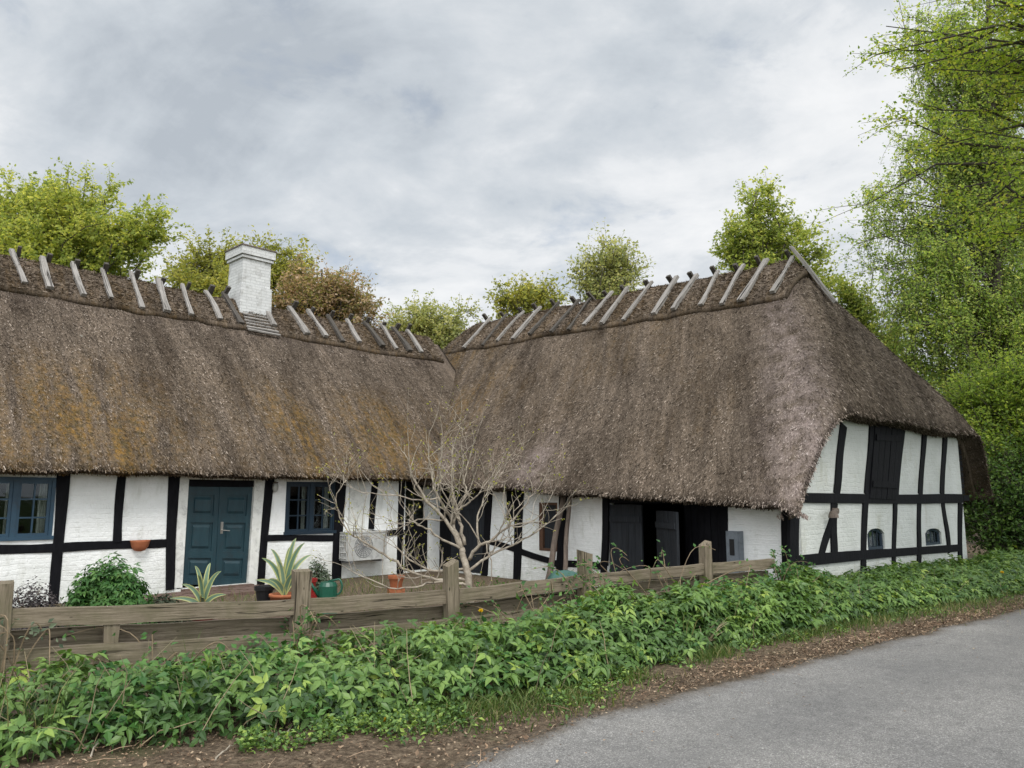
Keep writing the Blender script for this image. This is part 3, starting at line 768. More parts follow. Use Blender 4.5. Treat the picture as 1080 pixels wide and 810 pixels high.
fix(mb.build('door_sill', M['brick'], house))

# windows
def window(pl, rect, mat, rows=3, rec=.05, label=None, curtains=((0, .10), (.88, 1.)), wname='window'):
    s0, s1, z0, z1 = rect
    def bx(mb, a, b, c, d, o0, o1):
        mb.hexa([pl.pt(a, c, o0), pl.pt(b, c, o0), pl.pt(b, d, o0), pl.pt(a, d, o0), pl.pt(a, c, o1), pl.pt(b, c, o1), pl.pt(b, d, o1), pl.pt(a, d, o1)])
    f = .055; mb = MB()
    bx(mb, s0, s1, z1-f, z1, -.12, .012); bx(mb, s0-.02, s1+.02, z0-.005, z0+f, -.12, .035)
    bx(mb, s0, s0+f, z0+f, z1-f, -.12, .010); bx(mb, s1-f, s1, z0+f, z1-f, -.12, .010)
    sm = (s0+s1)/2; bx(mb, sm-.035, sm+.035, z0+f, z1-f, -.12, .008)
    w = fix(mb.build(wname, mat, house))
    if label: w['label'] = label
    for a, b in ((s0+f, sm-.035), (sm+.035, s1-f)):
        c, d = z0+f, z1-f; t = .045; mb = MB()
        bx(mb, a, b, c, c+t, -.05, -.012); bx(mb, a, b, d-t, d, -.05, -.012); bx(mb, a, a+t, c+t, d-t, -.05, -.013); bx(mb, b-t, b, c+t, d-t, -.05, -.013)
        m = (a+b)/2; bx(mb, m-.012, m+.012, c+t, d-t, -.045, -.018)
        for k in range(1, rows):
            z = c+(d-c)*k/rows; bx(mb, a+t, b-t, z-.012, z+.012, -.045, -.020)
        fix(mb.build('sash', mat, w))
        mb = MB(); bx(mb, a+t*.5, b-t*.5, c+t*.5, d-t*.5, -.036, -.032); fix(mb.build('pane', M['glass'], w))
    for (c0, c1) in curtains:
        mb = MB(); n = 14; vs = []
        for i in range(n+1):
            t = i/n; s = lerp(s0+.05, s1-.05, lerp(c0, c1, t)); o = -.20+.018*math.sin(i*1.9)
            vs += [pl.pt(s, z0+.03, o), pl.pt(s, z1-.02, o)]
        mb.add(vs, [(2*i, 2*i+2, 2*i+3, 2*i+1) for i in range(n)])
        mb.build('curtain', M['curtain'], w)
    # room corner stuff: pale sill board inside
    mb = MB(); bx(mb, s0, s1, z0-.02, z0+.02, -.30, -.125); fix(mb.build('sill', M['whitewood'], w))
window(PA, w1, M['bluewin'], label='blue casement window with white curtains', curtains=((.42, .54), (.87, 1.)))
window(PA, w2, M['darkwin'], label='dark blue casement window right of the front door', curtains=((.40, .47), (.58, .68), (.9, 1.)))
mb = MB(); Quad(PA, (301, 502), (356, 503), (356, 508.3), (301, 508)).box(mb, 0, 1, 0, 1, -.02, .02); fix(mb.build('window_board', M['whitewood'], house))

# barn wing openings
def rectbox(mb, pl, s0, s1, z0, z1, o0, o1):
    mb.hexa([pl.pt(s0, z0, o0), pl.pt(s1, z0, o0), pl.pt(s1, z1, o0), pl.pt(s0, z1, o0), pl.pt(s0, z0, o1), pl.pt(s1, z0, o1), pl.pt(s1, z1, o1), pl.pt(s0, z1, o1)])
def planks(name, pl, s0, s1, z0, z1, o0, o1, mat, n, ledges=(.18, .82), label=None, parent=None):
    mb = MB()
    for i in range(n):
        a = lerp(s0, s1, i/n)+.003; b = lerp(s0, s1, (i+1)/n)-.003; e = random.uniform(-.004, .004)
        rectbox(mb, pl, a, b, z0+random.uniform(0, .01), z1-random.uniform(0, .012), o0, o1+e)
    for l in ledges: rectbox(mb, pl, s0+.03, s1-.03, lerp(z0, z1, l)-.05, lerp(z0, z1, l)+.05, o1+.006, o1+.03)
    o = fix(mb.build(name, mat, parent or house))
    if label: o['label'] = label
    return o
sd = lambda x: PB.px(x, 565)[0]
planks('barn_door', PB, sd(676.5), sd(642), .05, 1.53, -.06, -.02, M['greydoor'], 5, label='dark grey plank barn door standing closed')
planks('boarding', PB, sd(763), sd(721), 0, 1.98, -.08, -.04, M['tar'], 6, ())
rl = MB(); rectbox(rl, PB, bdoor[0], bdoor[1], 1.55, 2.0, -.10, -.02); fix(rl.build('barn_lintel', M['tar'], house))
# open leaf: hinged at px 721, swung out of the opening
hs = sd(693); d2 = unit(-VB*.85+(-UB)*.53)
PO = Plane(PB.pt(hs, 0, .0), d2, np.array([-d2[1], d2[0], 0])*1.0)
if np.dot(PO.n, -PO.o) < 0: PO.n = -PO.n
PO.o = PO.o
planks('barn_door', PO, 0.02, .92, .10, 1.43, -.02, .02, M['greydoor'], 5, label='dark grey plank barn door swung open')
# corner doorways
planks('stable_door', PB, bdark[0]+.15, bdark[0]+1.35, .04, 1.75, -.10, -.05, M['greydoor'], 6, label='black plank door behind the bare shrub')
rl = MB(); rectbox(rl, PB, bdark[0], bdark[1], 1.76, 2.1, -.14, -.06); rectbox(rl, PB, bdark[0]+1.36, bdark[1], .02, 1.75, -.15, -.09); fix(rl.build('boarding', M['tar'], house))
planks('boarding', PA, bd[0], bd[1], .0, 1.15, -.12, -.06, M['tar'], 7, ())
rl = MB(); rectbox(rl, PA, bd[0], bd[1], 1.9, 2.3, -.12, -.05); fix(rl.build('barn_lintel', M['tar'], house))
# small windows of the barn wing
mb = MB(); s0, s1, z0, z1 = bwin
for r in ((s0, s0+.03, z0, z1), (s1-.10, s1, z0, z1), (s0+.03, s1-.10, z1-.05, z1), (s0+.03, s1-.10, z0, z0+.05)): rectbox(mb, PB, *r, -.1, .012)
bw = fix(mb.build('barn_window', M['brownframe'], house)); bw['label'] = 'small brown framed barn window'
mb = MB(); rectbox(mb, PB, s0+.02, s1-.08, z0+.04, z1-.04, -.07, -.045); fix(mb.build('shutter', M['greydoor'], bw))
mb = MB(); rectbox(mb, PB, *bhole, -.08, -.04); fix(mb.build('barn_hatch', M['tar'], house))
# gable hatch and low arched windows
Q = Quad(PG, (921, 444), (950, 445), (943.5, 527), (915, 525.5)); mb = MB()
for i in range(5): Q.box(mb, i/5+.006, (i+1)/5-.006, 0, 1, 0, .045+random.uniform(-.004, .004))
for v in (.22, .82): Q.box(mb, .04, .96, v-.04, v+.04, .048, .066)
fix(mb.build('loft_hatch', M['tar'], house))
for r in (aw1, aw2):
    s0, s1, z0, z1 = r; w = s1-s0; n = 8; c = (s0+s1)/2; sp = z1-.10
    mb = MB()                 # arched infill
    xs = [s0+w*i/n for i in range(n+1)]; arch = [sp+.095*math.sqrt(max(0, 1-((x-c)/(w/2))**2)) for x in xs]
    for i in range(n):
        P = [PG.pt(xs[i], arch[i], -.2), PG.pt(xs[i+1], arch[i+1], -.2), PG.pt(xs[i+1], z1+.005, -.2), PG.pt(xs[i], z1+.005, -.2)]
        P += [PG.pt(xs[i], arch[i], -.002), PG.pt(xs[i+1], arch[i+1], -.002), PG.pt(xs[i+1], z1+.005, -.002), PG.pt(xs[i], z1+.005, -.002)]
        mb.hexa(P)
    v = np.array(mb.v); build('arch_infill', v, [mb.q], M['plaster_gable'], house, {'slope': np.column_stack([v@UB, v[:, 2], v[:, 2]*0])})
    mb = MB(); pts = [PG.pt(s0+.02, z0, -.06), PG.pt(s0+.02, sp, -.06)]+[PG.pt(lerp(c-w/2+.02, c+w/2-.02, k/8), sp+.08*math.sin(math.pi*k/8), -.06) for k in range(1, 8)]+[PG.pt(s1-.02, sp, -.06), PG.pt(s1-.02, z0, -.06)]
    mb.tube(pts, .03, 6)
    for k in (1, 2, 3): mb.tube([PG.pt(lerp(s0, s1, k/4), z0, -.06), PG.pt(lerp(s0, s1, k/4), z1-.03, -.06)], .010, 5)
    rectbox(mb, PG, s0, s1, z0, z0+.05, -.1, -.03)
    aw = fix(mb.build('arched_window', M['darkwin'], house))
    mb = MB(); rectbox(mb, PG, s0+.01, s1-.01, z0+.03, z1-.02, -.10, -.09); fix(mb.build('pane', M['glass'], aw))
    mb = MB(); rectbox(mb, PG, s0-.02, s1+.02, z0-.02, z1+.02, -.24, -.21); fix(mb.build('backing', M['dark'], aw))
# slatted boards closing the gap at the right of the gable
mb = MB()
for k in range(9):
    z = 1.72+k*.125; lo = GEND-.55+.02*k; 
    rectbox(mb, PG, lo, GEND+.25, z, z+.10, -.05-.01*(k % 2), -.02)
rectbox(mb, PG, GEND-.02, GEND+.35, 1.58, 1.70, -.12, .03)
fix(mb.build('slat_boarding', M['tar'], house))

# ------------------------------------------------------------------ fixtures on and by the walls
def lathe_thing(mbd): pass
lp = PA.pt(*PA.px(288.5, 514), .02)
lamp = thing('wall_lamp', lp, 'small glass wall lamp on the timber beside the blue front door', 'lamp')
mb = MB(); mb.lathe(lp+np.array(-VA*.05)+[0, 0, -.02], [(.0, .13), (.05, .12), (.055, .10), (.02, .09)], 12); mb.tube([lp, lp-VA*.05+[0, 0, .08]], .012, 6); mb.build('bracket', M['rust'], lamp)
mb = MB(); mb.lathe(lp-VA*.05+[0, 0, -.1], [(.0, 0), (.04, .02), (.058, .08), (.052, .16), (.03, .18)], 12)
n = NT('lamp_glass'); M['lampglass'] = n.finish((.5, .5, .46), .2, None, .6, 0, .3); mb.build('lamp_shade', M['lampglass'], lamp, True)

wp = PA.pt(*PA.px(147, 569.5), .03)
pot = thing('wall_planter', wp, 'half-round terracotta planter hung on the black rail', 'planter')
th0 = math.atan2(-VA[1], -VA[0])-math.pi/2
mb = MB(); prof = [(.02, -.19), (.09, -.17), (.135, -.11), (.155, -.03), (.165, 0), (.15, 0), (.13, -.04)]
mb.lathe(wp, prof, 18, (th0, th0+math.pi)); mb.add([wp+UA*x+[0, 0, z] for x, z in ((-.165, 0), (.165, 0), (.15, -.05), (.11, -.14), (-.11, -.14), (-.15, -.05))], [(0, 1, 2, 5), (5, 2, 3, 4)])
mb.build('bowl', M['terracotta'], pot, True)

# heat pump
def heat_pump():
    s0, z0 = PA.px(366, 592, .35); s1, z1 = PA.px(408, 561, .35)
    hp = thing('heat_pump', PA.pt((s0+s1)/2, z0, .15), 'white boxy heat pump unit on the wall left of the bare shrub', 'heat pump')
    mb = MB(); rectbox(mb, PA, s0, s1, z0, z1, .08, .36); rectbox(mb, PA, s0-.01, s1+.01, z1-.004, z1+.02, .07, .37); fix(mb.build('casing', M['acwhite'], hp))
    c = PA.pt(lerp(s0, s1, .40), (z0+z1)/2, .365); r = .40*(z1-z0); mb = MB()
    for k in range(6):
        rr = r*(k+1)/6; mb.tube([c+UA*rr*math.cos(t)+np.array([0, 0, rr*math.sin(t)]) for t in np.linspace(0, 2*math.pi, 25)], .006, 4)
    for k in range(8):
        t = math.pi*k/8; v = UA*math.cos(t)*r+np.array([0, 0, math.sin(t)*r]); mb.tube([c-v, c+v], .005, 4)
    mb.build('fan_grille', M['acgrey'], hp)
    mb = MB()
    for k in range(5): 
        z = lerp(z0+.05, z1-.05, k/4); P_ = [PA.pt(s0-.015, z, o) for o in (.10, .34)]; mb.tube(P_, .012, 4)
    for o in (.10, .18, .26, .34): mb.tube([PA.pt(s0-.016, z0+.03, o), PA.pt(s0-.016, z1-.03, o)], .010, 4)
    mb.build('side_grille', M['acwhite'], hp)
    for a_ in (s0+.08, s1-.13):
        mb = MB(); rectbox(mb, PA, a_, a_+.05, z0-.05, z0-.003, .0, .36); fix(mb.build('bracket', M['acgrey'], hp))
    return s0, s1
heat_pump()
# white pipe trunking above
s, z = PA.px(374, 515); mb = MB(); rectbox(mb, PA, s-.14, s+.02, .95, 2.1, .004, .05); rectbox(mb, PA, s+.02, s+.26, 1.0, 2.0, .004, .025)
tag(fix(mb.build('pipe_trunking', M['whitewood'])), 'flat white pipe casing on the wall above the heat pump', 'pipe casing')

# meter cabinet
s0, z1 = PB.px(766, 560, .1); s1, z0 = PB.px(781.6, 592, .1); s0, s1 = sorted((s0, s1)); z0 = .45
mc = thing('meter_cabinet', PB.pt((s0+s1)/2, z0, .05), 'grey electric meter cabinet on the white barn wall', 'cabinet')
mb = MB(); rectbox(mb, PB, s0, s1, z0, z1, .002, .12); rectbox(mb, PB, s0+.02, s1-.02, z0+.02, z1-.02, .122, .134); fix(mb.build('cabinet_body', M['greybox'], mc))
mb = MB(); rectbox(mb, PB, lerp(s0, s1, .36), lerp(s0, s1, .70), lerp(z0, z1, .45), lerp(z0, z1, .82), .135, .142); fix(mb.build('sight_glass', M['blacksheet'], mc))

# outdoor lamp on gable
p = PG.pt(*PG.px(872, 539), .0); q = p
gl = thing('floodlight', p, 'small weathered outdoor lamp on the white gable', 'lamp')
mb = MB(); mb.tube([q+UB*.18, q+UB*.18-VB*.10], .05, 10); mb.tube([q+UB*.16-VB*.08, q-VB*.14, q-UB*.15-VB*.16+[0, 0, -.02]], [.03, .035, .03], 8); mb.build('arm', M['rust'], gl)
mb = MB(); mb.lathe(q-UB*.12-VB*.16+[0, 0, -.10], [(.0, .11), (.05, .10), (.075, .04), (.08, 0), (.07, 0), (.0, .04)], 12); mb.build('lamp_head', M['rust'], gl)

# leaning poles against the barn
for (t0, t1, w, lab) in (((594.5, 519), (578, 612), .11, 'thick wooden pole leaning at a slant against the barn wall'), ((601, 518), (595.5, 603), .085, 'thinner upright wooden pole leaning against the barn wall')):
    a = PB.pt(*PB.px(*t0, .12), .12); b = PB.pt(*PB.px(*t1, .40), .40)
    dd = b-a; b = a+dd*((.0-a[2])/dd[2]); a = a-dd*.02
    n = 7; pts = [lerp(b, a, i/n)+np.array([.012*math.sin(i*1.3), .01*math.cos(i*1.7), 0]) for i in range(n+1)]
    mb = MB(); mb.tube(pts, np.linspace(w/2*1.1, w/2*.9, n+1), 9); tag(mb.build('wooden_pole', M['polewood'], None, True), lab, 'pole', 'poles leaning on the barn')
# tarpaulin bundle
c = ground(596, 640); c = at(597, 604, 11.8); c[2] = 0
n = 26; gx, gy = np.meshgrid(np.linspace(-1, 1, n), np.linspace(-1, 1, n), indexing='ij')
rr = np.sqrt(gx**2+gy**2); hz = .56*np.clip(1-rr**4, 0, 1)**.5+.10*(fbm(gx*2.2+9, gy*2.2, 41)-.5)*(rr < 1)
top = np.stack([c[0]+gx*.36, c[1]+gy*.36, np.maximum(hz, 0)], -1).reshape(-1, 3); idx = np.arange(n*n).reshape(n, n)
q = np.stack([idx[:-1, :-1], idx[1:, :-1], idx[1:, 1:], idx[:-1, 1:]], -1).reshape(-1, 4)
tag(build('tarpaulin', top, [q], M['tarp'], None, None, True), 'dark green tarpaulin bundle behind the fence by the poles', 'tarpaulin')

# ------------------------------------------------------------------ leaves helper
QUADLEAF = (np.array([(0, 0, 0), (.30, .42, .10), (0, 1, -.06), (-.30, .42, .10)]), [np.array([(0, 1, 2, 3)])])
def leaf_cloud(pos, nrm, size, tv=QUADLEAF[0], tf=QUADLEAF[1], rnd=None):
    X, Y, Z = frames(nrm)
    v, f = inst(tv, tf, pos, X, Y, Z, size)
    if rnd is None: rnd = rng.uniform(0, 1, len(pos))
    return v, f, np.repeat(rnd, len(tv))

def curve_pts(p0, p1, n, sag, wob):
    t = np.linspace(0, 1, n)[:, None]; p = p0+(p1-p0)*t
    p = p+np.sin(t*math.pi)*np.array(sag)[None]
    w = rng.normal(0, wob, (n, 3)); w[0] = 0; w[-1] = 0
    return p+w
def tree(name, label, cat, base, trunk_top, trunk_r, lobes, n_br, twigs, leaves_per_twig, leaf, mat, bark, group=None, droop=0.0, twig_len=(.5, 1.1), strand=0, spread=.07, flat=1.0, z_first=None, seedpts=None):
    base = np.array(base, float); tr = thing(name, base, label, cat, group)
    top = np.array(trunk_top, float); H = top[2]-base[2]
    mb = MB(); n = 9
    tp = np.array([base+(top-base)*t+np.array([.12*math.sin(3*t+base[0]), .12*math.cos(2.6*t+base[1]), 0])*t for t in np.linspace(0, 1, n)])
    mb.tube(tp, np.linspace(trunk_r, trunk_r*.18, n), 9)
    vol = np.array([l[3]*l[4]*l[5] for l in lobes])**.8; cnt = np.maximum(1, (vol/vol.sum()*n_br)).astype(int)
    L = []; Nn = []; Rr = []
    for lb, k in zip(lobes, cnt):
        c = np.array(lb[:3]); rad = np.array(lb[3:6])
        for _ in range(k):
            d = unit(rng.normal(size=3)); r = rng.uniform(.3, 1.12)**.7
            e = c+d*rad*r*.92
            fz = np.clip((e[2]-base[2])/H*(rng.uniform(.72, .98) if strand else rng.uniform(.5, .82)), .12, .95)
            s = base+(top-base)*fz; s = s+np.array([.12*math.sin(3*fz+base[0]), .12*math.cos(2.6*fz+base[1]), 0])*fz
            ln = np.linalg.norm(e-s)
            pts = curve_pts(s, e, 6, (rng.normal(0, .06)*ln, rng.normal(0, .06)*ln, ln*rng.uniform(.02, .22)), ln*.035)
            r0 = min(trunk_r*.35, .012+ln*.011)*(.55 if strand else .8); mb.tube(pts, np.linspace(r0, .008, 6), 5, False)
            mo = int(leaves_per_twig*2.2); uo = rng.uniform(2.6, 5.0, mo); jo = np.minimum(4, uo.astype(int)); fo = uo-jo
            L.append(pts[jo]+(pts[jo+1]-pts[jo])*fo[:, None]+rng.normal(0, .07, (mo, 3))); Nn.append(unit(rng.normal(0, .65, (mo, 3))+np.array([0, -.25, .75]))); Rr.append(np.clip(rng.normal(.5, .24, mo), 0, 1))
            for _t in range(twigs):
                t = 1-.6*rng.uniform()**1.6; j = min(4, int(t*5)); o = pts[j]+(pts[j+1]-pts[j])*(t*5-j)
                if strand and rng.uniform() < .7:
                    tl = rng.uniform(.4, 1.5); td = unit(np.array([rng.normal(0, .42), rng.normal(0, .42), -1]))
                    q = np.array([o, o+np.array([td[0]*.5, td[1]*.5, .08]), o+td*tl*.55+np.array([td[0]*.3, td[1]*.3, 0]), o+td*tl])
                else:
                    tl = rng.uniform(*twig_len); td = unit(unit(e-s)*.6+rng.normal(0, .8, 3)*[1, 1, flat]+np.array([0, 0, .15-droop*.5]))
                    q = np.array([o, o+td*tl*.33, o+td*tl*.66+np.array([0, 0, -droop*.05]), o+td*tl+np.array([0, 0, -droop*.15*tl])])
                mb.tube(q, [.008, .006, .005, .003], 3, False)
                m = int(leaves_per_twig*1.5)
                u = rng.uniform(.1, 1.05, m); jj = np.minimum(2, (u*3).astype(int)); ff = u*3-jj
                lp_ = q[jj]+(q[jj+1]-q[jj])*ff[:, None]+rng.normal(0, spread, (m, 3))*([.5, .5, 1] if strand else [1, 1, .7])
                L.append(lp_); Nn.append(unit(rng.normal(0, .65, (m, 3))+np.array([0, -.25, .75]))); Rr.append(np.clip(rng.normal(.5, .24, m)+rng.normal(0, .1), 0, 1))
    mb.build('trunk', bark, tr, True)
    L = np.concatenate(L); Nn = np.concatenate(Nn); Rr = np.concatenate(Rr)
    v, f, r = leaf_cloud(L, Nn, rng.uniform(leaf*.5, leaf*1.4, len(L)), rnd=Rr)
    build('crown', v, f, mat, tr, {'rnd': r})
    return tr
def lobe(px, py, Y, rpx, rpy, ry=None):
    c = at(px, py, Y); s = Y/F
    return (c[0], c[1], c[2], rpx*s, (ry if ry else rpx*s), rpy*s)

def far_tree(name, label, px, Y, top_y, lobes, n_br, twigs, lpt, leaf, mat, bark='bark', cat='tree', r=.2, group='trees behind the farmhouse', **k):
    b = at(px, 500, Y); b[2] = 0; t = at(px, top_y, Y)
    return tree(name, label, cat, b, t, r, [lobe(*l) for l in lobes], n_br, twigs, lpt, leaf, M[mat], M[bark], group, **k)
far_tree('maple_tree', 'broad yellow-green maple rising behind the left end of the roof', 70, 27, 195,
         [(60, 235, 27, 60, 45), (125, 240, 26.5, 50, 36), (15, 215, 28, 50, 35), (95, 205, 27, 40, 20), (150, 255, 27, 32, 30), (-50, 230, 28, 60, 50), (40, 270, 26, 80, 25)], 150, 13, 20, .135, 'maple', r=.3)
far_tree('lime_tree', 'olive-yellow tree rising to the left of the white chimney', 225, 26, 262,
         [(220, 280, 26, 30, 26), (205, 295, 26, 24, 22), (255, 285, 26.5, 34, 28), (300, 280, 26.5, 28, 26), (240, 310, 25.5, 50, 24), (315, 290, 26, 16, 20)], 100, 12, 18, .12, 'olive')
far_tree('copper_maple', 'copper-tinged tree rising to the right of the white chimney', 340, 25, 285,
         [(325, 305, 25, 34, 24), (355, 315, 25, 30, 20), (375, 325, 25, 24, 14), (310, 320, 25, 26, 20), (395, 332, 25, 12, 10)], 85, 11, 18, .115, 'copper')
far_tree('hazel_tree', 'green rounded tree low behind the meeting of the two roofs', 455, 28, 330,
         [(440, 342, 28, 36, 20), (475, 338, 28, 26, 17), (455, 355, 27.5, 48, 18), (415, 338, 28, 16, 14)], 60, 11, 16, .115, 'pale')
far_tree('thorn_tree', 'low brownish-olive treetop just showing over the barn ridge', 555, 28, 310,
         [(548, 314, 28, 28, 15), (575, 318, 28, 26, 14), (530, 320, 28, 14, 10)], 34, 10, 9, .14, 'olive')
far_tree('willow_tree', 'sparse pale-leaved treetop over the middle of the barn ridge', 642, 30, 262,
         [(640, 282, 30, 36, 24), (665, 278, 30, 18, 20), (612, 282, 30, 14, 16), (645, 262, 30, 16, 10), (640, 305, 30, 36, 16)], 60, 11, 10, .13, 'pale')
far_tree('poplar_tree', 'tall pointed fresh green poplar rising behind the barn ridge end', 800, 28, 200,
         [(797, 215, 28, 20, 24), (800, 245, 28, 34, 24), (775, 258, 28, 26, 16), (825, 250, 28, 26, 22), (800, 280, 28, 46, 24), (850, 275, 28, 26, 12), (870, 270, 28, 14, 8), (845, 300, 28, 40, 20)], 105, 11, 16, .135, 'poplar')
far_tree('poplar_tree', 'smaller green poplar behind the slope of the barn hip', 895, 27, 300,
         [(893, 318, 27, 16, 26), (905, 345, 27, 20, 30), (935, 380, 27, 30, 36)], 60, 11, 16, .13, 'poplar')
far_tree('birch_tree', 'tall weeping birch behind the barn gable', 1045, 22, -60,
         [(935, 215, 22, 34, 34), (925, 285, 22, 24, 46), (915, 250, 22, 14, 24), (975, 330, 21.5, 40, 50), (1000, 240, 22.5, 50, 50), (970, 150, 22, 34, 40), (1020, 150, 22.5, 50, 60), (985, 60, 22.5, 45, 60), (1050, 60, 22.5, 60, 70),
          (1040, 320, 22, 50, 60), (965, 375, 22, 22, 30), (1070, 200, 23, 60, 80), (1015, 400, 21.5, 30, 30), (1090, 330, 22, 50, 60), (950, 330, 22, 16, 40), (990, 285, 21, 30, 40)], 420, 14, 17, .088, 'birch', 'bark', r=.24, strand=1, spread=.085, group='trees right of the gable')
far_tree('beech_tree', 'bright green young beech beside the right end of the gable', 1065, 19.5, 380,
         [(1050, 440, 19.5, 44, 40), (1090, 420, 19.5, 50, 50), (1035, 475, 19.0, 24, 24), (1075, 490, 19, 40, 30), (1030, 410, 20, 22, 20)], 120, 13, 18, .085, 'beech', r=.14, group='trees right of the gable')
far_tree('hazel_bush', 'dark green many-stemmed thicket at the right foot of the gable', 1062, 18.6, 470,
         [(1050, 545, 18.4, 36, 45), (1090, 540, 18, 40, 55), (1035, 570, 18.0, 22, 24), (1060, 505, 18.8, 40, 30)], 90, 11, 11, .085, 'hazel', r=.07, cat='shrub', group='trees right of the gable')
far_tree('hornbeam_tree', 'dark mid-green tree filling in far beyond the gable', 1090, 29, 240,
         [(1000, 430, 29, 60, 60), (1070, 360, 29, 70, 90), (1130, 300, 30, 80, 120), (1030, 500, 28, 60, 50), (1100, 520, 27, 60, 60)], 150, 12, 12, .17, 'hazel', r=.25, group='trees right of the gable')
# the roadside hornbeam whose boughs hang into the upper right of the view
tree('roadside_tree', 'large yellow-green roadside tree overhanging from the upper right', 'tree', (12.6, 10.0, 0), (12.2, 10.8, 13.0), .34,
     [lobe(*l) for l in ((935, 22, 12.8, 26, 9), (928, 62, 12.8, 22, 6), (945, 82, 12.8, 22, 6), (955, 35, 12.5, 34, 16), (1000, 60, 12.5, 50, 26), (1050, 30, 12, 60, 40), (1060, 110, 12, 60, 40), (1010, 150, 12.5, 34, 22), (1085, 180, 11.5, 60, 40), (935, 212, 13.2, 36, 7), (975, 205, 13, 34, 12), (1015, 215, 12.5, 50, 16), (950, 120, 13, 26, 8), (985, 110, 12.8, 34, 14), (1065, 250, 12, 50, 22), (1120, 240, 11.5, 60, 50), (1000, -30, 12.5, 70, 40), (1100, -60, 12, 110, 80), (1180, 60, 11.5, 90, 90), (1200, 200, 11, 90, 90))]
     +[(10.4, 10.2, 8.6, 1.8, 1.6, 1.4), (9.4, 9.3, 9.2, 2.6, 2.2, 1.5), (7.6, 8.0, 9.4, 2.0, 1.8, 1.1), (9.6, 8.2, 8.0, 2.0, 1.8, 1.2), (8.6, 10.4, 10.6, 1.6, 1.6, .9), (10.6, 7.2, 7.4, 2.0, 2.0, 1.5), (13.5, 9.0, 9.5, 2.6, 2.6, 2.2), (11.5, 9.0, 11.2, 2.6, 2.6, 1.6)],  # unseen crown lobes added outside the view to shade the gable
     420, 16, 20, .066, M['hornbeam'], M['bark'], 'trees right of the gable', droop=.5, twig_len=(.35, 1.0), spread=.06, flat=.35)

# ------------------------------------------------------------------ ground, road
EDGE = [ground(*p) for p in ((372, 870), (490, 810), (600, 762), (711, 732), (822, 703), (920, 680), (1000, 661), (1080, 642))]
e0 = EDGE[0]-unit(EDGE[1]-EDGE[0])*12; e1 = EDGE[-1]+unit(EDGE[-1]-EDGE[-3])*60
EDGE = np.array([e0]+EDGE+[e1])
def ep(t):  # smooth polyline by arclength
    return np.column_stack([np.interp(t, ES, EDGE[:, k]) for k in range(3)])
ES = np.concatenate([[0], np.cumsum(np.linalg.norm(np.diff(EDGE, axis=0), axis=1))])
S = 1500.0
mb = MB(); gN = 40
build('ground', [(-S, -S, -.02), (S, -S, -.02), (S, S, -.02), (-S, S, -.02)], [[(0, 1, 2, 3)]], M['meadow'], None, None, False, 'structure')
# road
ts = np.concatenate([np.arange(0, ES[-2]+1, .12), np.linspace(ES[-2]+2, ES[-1], 12)]); P = ep(ts)
for _ in range(4): P[1:-1] = (P[:-2]+2*P[1:-1]+P[2:])/4
tang = unit(np.gradient(P, axis=0)); nr = np.column_stack([tang[:, 1], -tang[:, 0], tang[:, 2]*0])
jag = (fbm(ts*1.4, ts*0, 51, 5)-.5)*.30
offs = np.array([0, .12, .28, .5, .75, 1.0, 1.3, 1.6, 2.0, 2.4, 2.7, 3.0, 3.4, 4.3]); TRK = [0, 0, 0, .1, .5, 1, .8, .2, .1, .6, 1, .6, .1, 0]; cols = []; ed = []
for o in offs:
    q = P+nr*(o+(jag[:, None] if o < .3 else 0)); q[:, 2] = .022-.004*(o == 0)*1+.03*math.sin(min(1, o/2.2)*1.57)*.6; cols.append(q); ed.append(np.full(len(ts), max(0., 1-o/.45)))
V = np.stack(cols, 1).reshape(-1, 3); m = len(offs); idx = np.arange(len(ts)*m).reshape(-1, m)
q = np.stack([idx[:-1, :-1], idx[:-1, 1:], idx[1:, 1:], idx[1:, :-1]], -1).reshape(-1, 4)[:, ::-1]
build('road', V, [q], M['asphalt'], None, {'edge': np.stack(ed, 1).ravel(), 'track': np.tile(np.array(TRK), len(ts))}, True, 'structure')
# earth verge between road and fence, and the courtyard soil
cols = []
for o, z in ((.25, .006), (0, .012), (-.25, .016), (-.6, .02), (-1.2, .03), (-2.5, .0), (-6, -.005), (-12, -.008)):
    w = P+nr*o; w[:, 2] = z+(.02*(fbm(w[:, 0]*3, w[:, 1]*3, 61)-.5) if -2 < o < 0 else 0); cols.append(w)
V = np.stack(cols, 1).reshape(-1, 3); m = 8; idx = np.arange(len(ts)*m).reshape(-1, m)
q = np.stack([idx[:-1, :-1], idx[:-1, 1:], idx[1:, 1:], idx[1:, :-1]], -1).reshape(-1, 4)
build('earth_verge', V, [q], M['soil'], None, None, True, 'structure')
# brick path before the door
mb = MB()
for i in range(16):
    for j in range(7):
        a = 4.6+i*.245+(j % 2)*.12; b = BWALL-.28-j*.12
        z = .045+random.uniform(-.006, .006)
        P_ = [WA(x, y, zz) for zz in (-.02, z) for x, y in ((a, b), (a+.235, b), (a+.235, b-.112), (a, b-.112))]
        mb.hexa(P_)
fix(mb.build('brick_path', M['brick'])); bpy.data.objects['brick_path']['kind'] = 'structure'

